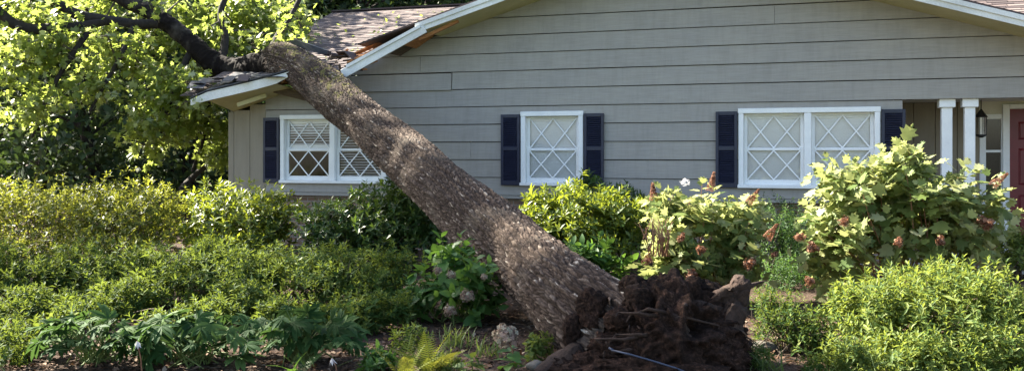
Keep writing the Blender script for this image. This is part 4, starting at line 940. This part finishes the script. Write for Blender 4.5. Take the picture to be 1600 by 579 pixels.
for i in range(26):
    x = random.uniform(1012, 1050); mb.tube([at(x, 400, 9.3), at(x+random.uniform(-12, 8), 372, 9.2), at(x+random.uniform(-24, 12), 345+random.uniform(-8, 12), 9.2)], [.006, .005, .003], 5, False)
mb.build('dry_stems', M['redstem'], th, 'stuff')
th, rg, P, tip = shrub('hydrangea', 'green hydrangea with fading pale flower heads, under the trunk', 'hydrangea', 715, 8.6,
    [(715, 445, 8.6, 72, 58, .45), (705, 400, 8.7, 45, 36, .3), (755, 470, 8.5, 42, 40, .35), (665, 455, 8.6, 36, 42, .3)],
    130, 6, .135, 'ovate', 'f_hyd', 52, None, 'greenstem', 300, amp=.18, shell=.25, up=.8, spread=(35, 90), droop=.12, stemn=40, stem_r=.007, stemlen=.12)
for x, y, r in [(703, 484, .055), (731, 461, .06), (684, 422, .04), (705, 428, .04), (757, 432, .03)]: flower_head(th, at(x, y, 8.05), r, .85, rg, 'fl_pale', 150)
th, rg, P, tip = shrub('hydrangea', 'broad-leaved green plant just right of the trunk, before the glossy evergreen', 'hydrangea', 940, 10.0,
    [(925, 410, 10.0, 45, 40, .3), (960, 430, 9.9, 38, 35, .3), (900, 390, 10.1, 26, 26, .2)], 52, 6, .16, 'ovate', 'f_hyd', 53, None, 'greenstem', 160, amp=.2, up=1.0, spread=(30, 80), droop=.05, stemn=30, stem_r=.007, stemlen=.12)
# foreground hydrangea seedling with one mophead
bp = ground_pt(797, 6.55); th = root('hydrangea', 'small hydrangea with one large faded mophead, before the trunk base', 'hydrangea', bp); rg = np.random.default_rng(55)
MB().tube([bp, at(806, 570, 6.5), at(800, 545, 6.5), at(792, 528, 6.5)], [.006, .006, .005, .004], 6).build('stem', M['redstem'], th)
flower_head(th, at(791, 523, 6.48), .078, .9, rg, 'fl_pale', 340)
P = np.array([at(800, 560, 6.5), at(806, 572, 6.5), at(795, 545, 6.52)]); mats, pos, _ = whorls(rg, P, np.tile((0, 0, 1.), (3, 1)), 6, .13, 1., (55, 100), .05, .1)
foliage(th, mats, pos, 'ovate', 'f_hyd', rg, 18)
bp = ground_pt(738, 6.5); th = root('hydrangea', 'young light-green broad-leaved seedling between fern and mophead hydrangea', 'plant', bp)
P = np.array([at(738, 558, 6.45), at(748, 565, 6.4), at(728, 568, 6.4)]); mats, pos, _ = whorls(rg, P, np.tile((0, 0, 1.), (3, 1)), 6, .12, 1., (50, 95), .05, .1)
foliage(th, mats, pos, 'ovate', 'f_azalea2', rg, 18)
MB().tube([bp, at(738, 560, 6.45)], .005, 5).build('stem', M['greenstem'], th)
# ferns
def fern(px, py, d, nfr, L, label, seed, mat='f_fern', lean=0.5):
    bp = ground_pt(px, d); th = root('fern', label, 'fern', bp, 'ferns in the front bed'); rg = np.random.default_rng(seed)
    ph = np.linspace(0, 2*np.pi, nfr, endpoint=False)+rg.random(nfr)*.5; el = np.radians(rg.uniform(38, 80, nfr))
    d_ = np.stack([np.cos(ph)*np.cos(el), np.sin(ph)*np.cos(el), np.sin(el)], 1); nn = np.stack([-np.cos(ph)*np.sin(el), -np.sin(ph)*np.sin(el), np.cos(el)], 1)
    ll = L*rg.uniform(.6, 1.2, nfr); foliage(th, frames(d_, nn)*ll[:, None, None], np.tile(bp, (nfr, 1))+rg.normal(size=(nfr, 3))*(.03, .03, 0), 'fern', mat, rg, nfr, leafname='frond')
fern(672, 579, 6.5, 14, .34, 'golden sunlit fern in the front centre of the bed', 71)
fern(632, 579, 6.35, 8, .30, 'smaller golden fern at the bottom edge, left of the tall fern', 72)
fern(465, 579, 6.5, 6, .25, 'little green fern at the bottom edge among the hellebores', 73, 'f_hyd')
# hellebores
def hellebore(px, d, wpx, n, label, seed):
    bp = ground_pt(px, d); th = root('hellebore', label, 'hellebore', bp, 'hellebores along the front edge'); rg = np.random.default_rng(seed)
    P = np.array([at(px+rg.uniform(-wpx, wpx), 240, d+rg.uniform(-.35, .3)) for _ in range(n)]); fx = np.array([abs(((p-bp)@RGT)/(wpx*d/FPX)) for p in P])
    P[:, 2] = (.35-.12*fx**2)*rg.uniform(.45, 1.12, n)
    dr = nrm(np.stack([(P[:, 0]-bp[0])*1.2+rg.normal(size=n)*.35, (P[:, 1]-bp[1])-.15+rg.normal(size=n)*.35, rg.normal(size=n)*.22-.2], 1)); nn = nrm(np.stack([dr[:, 0]*.25, dr[:, 1]*.25-.1, np.ones(n)], 1)+rg.normal(size=(n, 3))*.42)
    L = .15*rg.uniform(.6, 1.25, n); foliage(th, frames(dr, nn)*L[:, None, None], P, 'palm', 'f_hell', rg, n)
    mb = MB()
    for p in P: mb.tube([bp+rg.normal(size=3)*(.08, .08, 0), (bp+p)/2+(0, 0, .05), p], [.005, .004, .003], 5, False)
    mb.build('stems', M['greenstem'], th, 'stuff')
hellebore(150, 6.9, 92, 84, 'hellebore clump nearest the lower left corner', 81)
hellebore(300, 6.85, 92, 90, 'middle hellebore clump beside the white drooping flower', 82)
hellebore(475, 7.0, 88, 90, 'hellebore clump left of the golden fern', 83)
# white drooping flowers on bare stalks
for i, (x, y, lab) in enumerate([(222, 540, 'white drooping flower on a dark stalk among the hellebores'), (527, 566, 'wilted white flower left of the golden fern')]):
    bp = ground_pt(x, 6.5); th = root('hosta_flower', lab, 'flower', bp, 'white drooping flowers'); top = at(x-8, y-8, 6.45); rg = np.random.default_rng(90+i)
    MB().tube([bp, (bp+top)/2+(.01, 0, 0), top], [.006, .005, .004], 6).build('stalk', M['redstem'], th)
    d_ = nrm(np.array([(.35, -.2, -.9), (.6, -.1, -.7), (.1, -.3, -.9), (-.3, -.2, -.8)])); p_ = np.tile(top, (4, 1)); foliage(th, frames(d_, nrm(rg.normal(size=(4, 3))+np.array((0, -1, .3))))*.06, p_, 'gloss', 'fl_white', rg, 4, leafname='petal')
# grass tufts
for i, (x, y, n, lab) in enumerate([(712, 530, 60, 'grassy tuft between hydrangea and golden fern'), (760, 545, 36, 'thin grassy tuft left of the mophead hydrangea'), (1200, 570, 30, 'small grass tuft right of the root ball')]):
    d = CH*FPX/(y+10-HORIZ); bp = ground_pt(x, d); th = root('grass_tuft', lab, 'grass', bp, 'grass tufts in the bed'); rg = np.random.default_rng(95+i)
    dr = nrm(np.stack([rg.normal(size=n)*.4, rg.normal(size=n)*.4, np.ones(n)], 1)); foliage(th, frames(dr, nrm(rg.normal(size=(n, 3))))*(rg.uniform(.10, .2, n))[:, None, None], bp+rg.normal(size=(n, 3))*(.07, .06, 0), 'thin', 'f_grass', rg, 0)
for i, (x, y, w, h, lf, mt, tp, lab) in enumerate([(590, 560, 26, 20, .06, 'f_hyd', 'ovate', 'low green weed between the hellebores and the golden fern'), (842, 540, 22, 26, .055, 'f_azalea2', 'ovate', 'small bright weed beside the lower trunk'),
        (700, 566, 24, 18, .055, 'f_azalea2', 'gloss', 'low leafy weed right of the golden fern'), (1182, 556, 24, 22, .05, 'f_azalea', 'blade', 'low leafy sprig right of the root ball'), (1275, 566, 30, 22, .05, 'f_azalea', 'blade', 'low sprig below the sparse azalea'), (1330, 560, 40, 40, .055, 'f_azalea2', 'blade', 'small azalea between the sparse one and the bright corner one'), (640, 530, 30, 26, .06, 'f_azalea', 'blade', 'small azalea sprig behind the golden fern')]):
    d = min(CH*FPX/(y+h*.8-HORIZ), 7.2)
    shrub('leafy_weed', lab, 'plant', x, d, [(x, y, d, w, h, .16)], 60 if h < 30 else 220, 6, lf, tp, mt, 400+i, 'small plants in the front bed', 'greenstem', 0, stemn=14, stem_r=.003, stemlen=.04)
# edging stones
for i, (x, y, w, lab) in enumerate([(838, 576, .10, 'grey edging stone at the foot of the trunk'), (1192, 545, .16, 'pale edging stone right of the root ball')]):
    d = CH*FPX/(y-HORIZ); p = ground_pt(x, d); s_ = rock('edging_stone', p+(0, 0, .02), (w*.75, .07, .045), 'stone', None, 3, ((1.5, .2), (4, .1)), 20+i, ridged=False); s_['label'] = lab; s_['category'] = 'stone'; s_['group'] = 'stones edging the bed'

# leaf litter over the bed
rng = np.random.default_rng(77); n = 14000
lx = rng.uniform(-7, 3.5, n); ly = rng.uniform(-8.6, -4.6, n); lz = np.array([ground_h(a, b) for a, b in zip(lx, ly)])+.008
d_ = nrm(rng.normal(size=(n, 3))*(1, 1, .2)); nn = nrm(rng.normal(size=(n, 3))*.35+(0, 0, 1))
me = instance_mesh('leaf_litter', *TPL['quad'], frames(d_, nn)*(.045*rng.uniform(.5, 1.4, n))[:, None, None], np.stack([lx, ly, lz], 1), rng.random(n))
lo = add('leaf_litter', me, M['litter'], None, 'stuff'); lo['label'] = 'dry brown leaf litter scattered over the mulch'; lo['category'] = 'leaf litter'
mb = MB(); rt = random.Random(12)
for i in range(420):
    x, y = rt.uniform(-6.5, 3), rt.uniform(-8.4, -5.2); a_ = rt.uniform(0, 6.28); L_ = rt.uniform(.04, .22); z = ground_h(x, y)+.012
    p, q = (x, y, z), (x+math.cos(a_)*L_, y+math.sin(a_)*L_, z+rt.uniform(-.005, .03)); m_ = ((p[0]+q[0])/2+rt.uniform(-.015, .015), (p[1]+q[1])/2+rt.uniform(-.015, .015), (p[2]+q[2])/2+.006)
    mb.tube([p, m_, q], [rt.uniform(.002, .006), .003, .0015], 4, False)
tw = mb.build('twig_debris', M['twig'], None, 'stuff'); tw['label'] = 'broken twigs strewn over the mulch'; tw['category'] = 'twigs'
# fallen leaves on the roof
n = 260; lx = rng.uniform(-9.5, -4, n); ly = rng.uniform(-.3, 4.3, n); ok = (zmain(ly)-FH-.035-LA)/LB > lx; lx, ly = lx[ok], ly[ok]; n = len(lx)
nn = nrm(np.array((0, -mslope, 1.))+rng.normal(size=(n, 3))*.25); d_ = nrm(rng.normal(size=(n, 3)))
me = instance_mesh('roof_leaves', *TPL['quad'], frames(d_, nn)*(.07*rng.uniform(.5, 1.4, n))[:, None, None], np.stack([lx, ly, zmain(ly)+.02], 1), rng.random(n))
lo = add('fallen_leaves', me, M['f_oak'], None, 'stuff'); lo['label'] = 'loose green leaves strewn over the shingle roof'; lo['category'] = 'leaves'

# ================================================================ WOODS BEHIND
def bg_tree(px, d, h, r, label, seed, n=5200, zlo=0.8, tr=.2, leaf=.20, mat='f_wood', loc=None, ncl=46, cs=(.62, .62, .38)):
    bp = ground_pt(px, d) if loc is None else np.array(loc, dtype=float); th = root('woodland_tree', label, 'tree', bp, 'trees behind the house'); rg = np.random.default_rng(seed)
    pts = [bp+(0, 0, -.1)]; k = 6
    for i in range(1, k+1): pts.append(bp+np.array((rg.normal()*.12*i, rg.normal()*.12*i, h*.92*i/k)))
    MB().tube(pts, [tr*(1-.85*i/k) for i in range(k+1)], 9).build('trunk', M['limb'], th, smooth=True)
    mb = MB(); allm = []; allp = []; per = n//ncl
    for c in range(ncl):
        z = zlo+(h-zlo)*rg.random(); t = (z-zlo)/(h-zlo); rr = r*(.75+.5*math.sin(math.pi*min(1, t*.9+.1)))*math.sqrt(rg.random()); ph = rg.random()*6.28
        cc = bp+np.array((math.cos(ph)*rr, math.sin(ph)*rr, z)); a0 = bp+np.array((0, 0, max(.4, z-.25*rr-.3)))
        mb.tube([a0, (a0+cc)/2+(0, 0, .15), cc], [tr*.22, tr*.14, .01], 4, False)
        P = cc+rg.normal(size=(per, 3))*np.array(cs); dd = nrm(rg.normal(size=(per, 3))+np.array((0, 0, -.3))); nn = nrm(rg.normal(size=(per, 3))*.6+np.array((0, 0, 1.)))
        allm.append(frames(dd, nn)*(leaf*rg.uniform(.6, 1.4, per))[:, None, None]); allp.append(P)
    mb.build('limbs', M['limb'], th, 'stuff')
    foliage(th, np.concatenate(allm), np.concatenate(allp), 'quad', mat, rg, 0, 'crown')
BT = [(-40, 24, 11, 2.4, 'dark woodland tree at the far left edge'), (60, 27, 12, 2.6, 'dark woodland tree second from the left edge'), (140, 23, 9, 1.9, 'shaded woodland tree left of centre of the wood, nearest the garden'), (215, 28, 12, 2.6, 'shaded tree with trunk visible left of the house corner'),
      (290, 24, 10, 2.0, 'shaded tree just left of the house corner'), (370, 29, 12, 2.6, 'dark tree behind the left roof corner'), (470, 31, 12, 2.6, 'dark tree behind the left end of the ridge'), (570, 30, 11.5, 2.5, 'dark broad-leaved tree above the roof ridge'), (670, 31, 11.5, 2.5, 'dark tree above the ridge beside the gable'), (760, 33, 12, 2.6, 'dark tree rising behind the gable rake')]
for i, (px, d, h, r, lab) in enumerate(BT): bg_tree(px, d, h, r, lab, 200+i)
for i, (x, y, z0, z1, r, n, lab) in enumerate([(-17.6, 0.8, 9.1, 11.0, .9, 2000, 'unseen tall tree added left of the garden, crown placed to shade the upper trunk'), (-17.7, -1.3, 10.2, 12.3, .85, 2000, 'unseen slender tree added left of the garden, crown placed to shade the middle of the trunk'),
                                               (-17.2, -3.1, 6.4, 8.4, 1.0, 1100, 'unseen low-crowned tree added left of the garden to dapple the azaleas'), (-17.8, -3.6, 11.0, 13.6, 1.1, 2400, 'unseen tall tree added left of the garden, crown placed to shade the root ball and lower trunk')]):
    bg_tree(None, None, z1, r, lab, 260+i, n, z0, .22, .17, 'f_wood', (x, y, 0), 26, (.34, .34, .24))  # unseen trees added for shade, crowns placed to dapple the trunk and azaleas
# far wood as one mass
rng = np.random.default_rng(300); n = 42000
px = rng.uniform(-500, 900, n); dd = rng.uniform(36, 46, n); zz = rng.random(n)**.8*15
P = CAM+dd[:, None]*(FWD+((px-800)/FPX)[:, None]*RGT); P[:, 2] = zz
me = instance_mesh('far_wood', *TPL['quad'], frames(nrm(rng.normal(size=(n, 3))), nrm(rng.normal(size=(n, 3))+np.array((0, -.4, .8))))*(.62*rng.uniform(.6, 1.4, n))[:, None, None], P, rng.random(n))
fw = add('far_wood', me, M['f_wood'], None, 'stuff'); fw['label'] = 'dense dark woodland beyond the garden'; fw['category'] = 'woods'
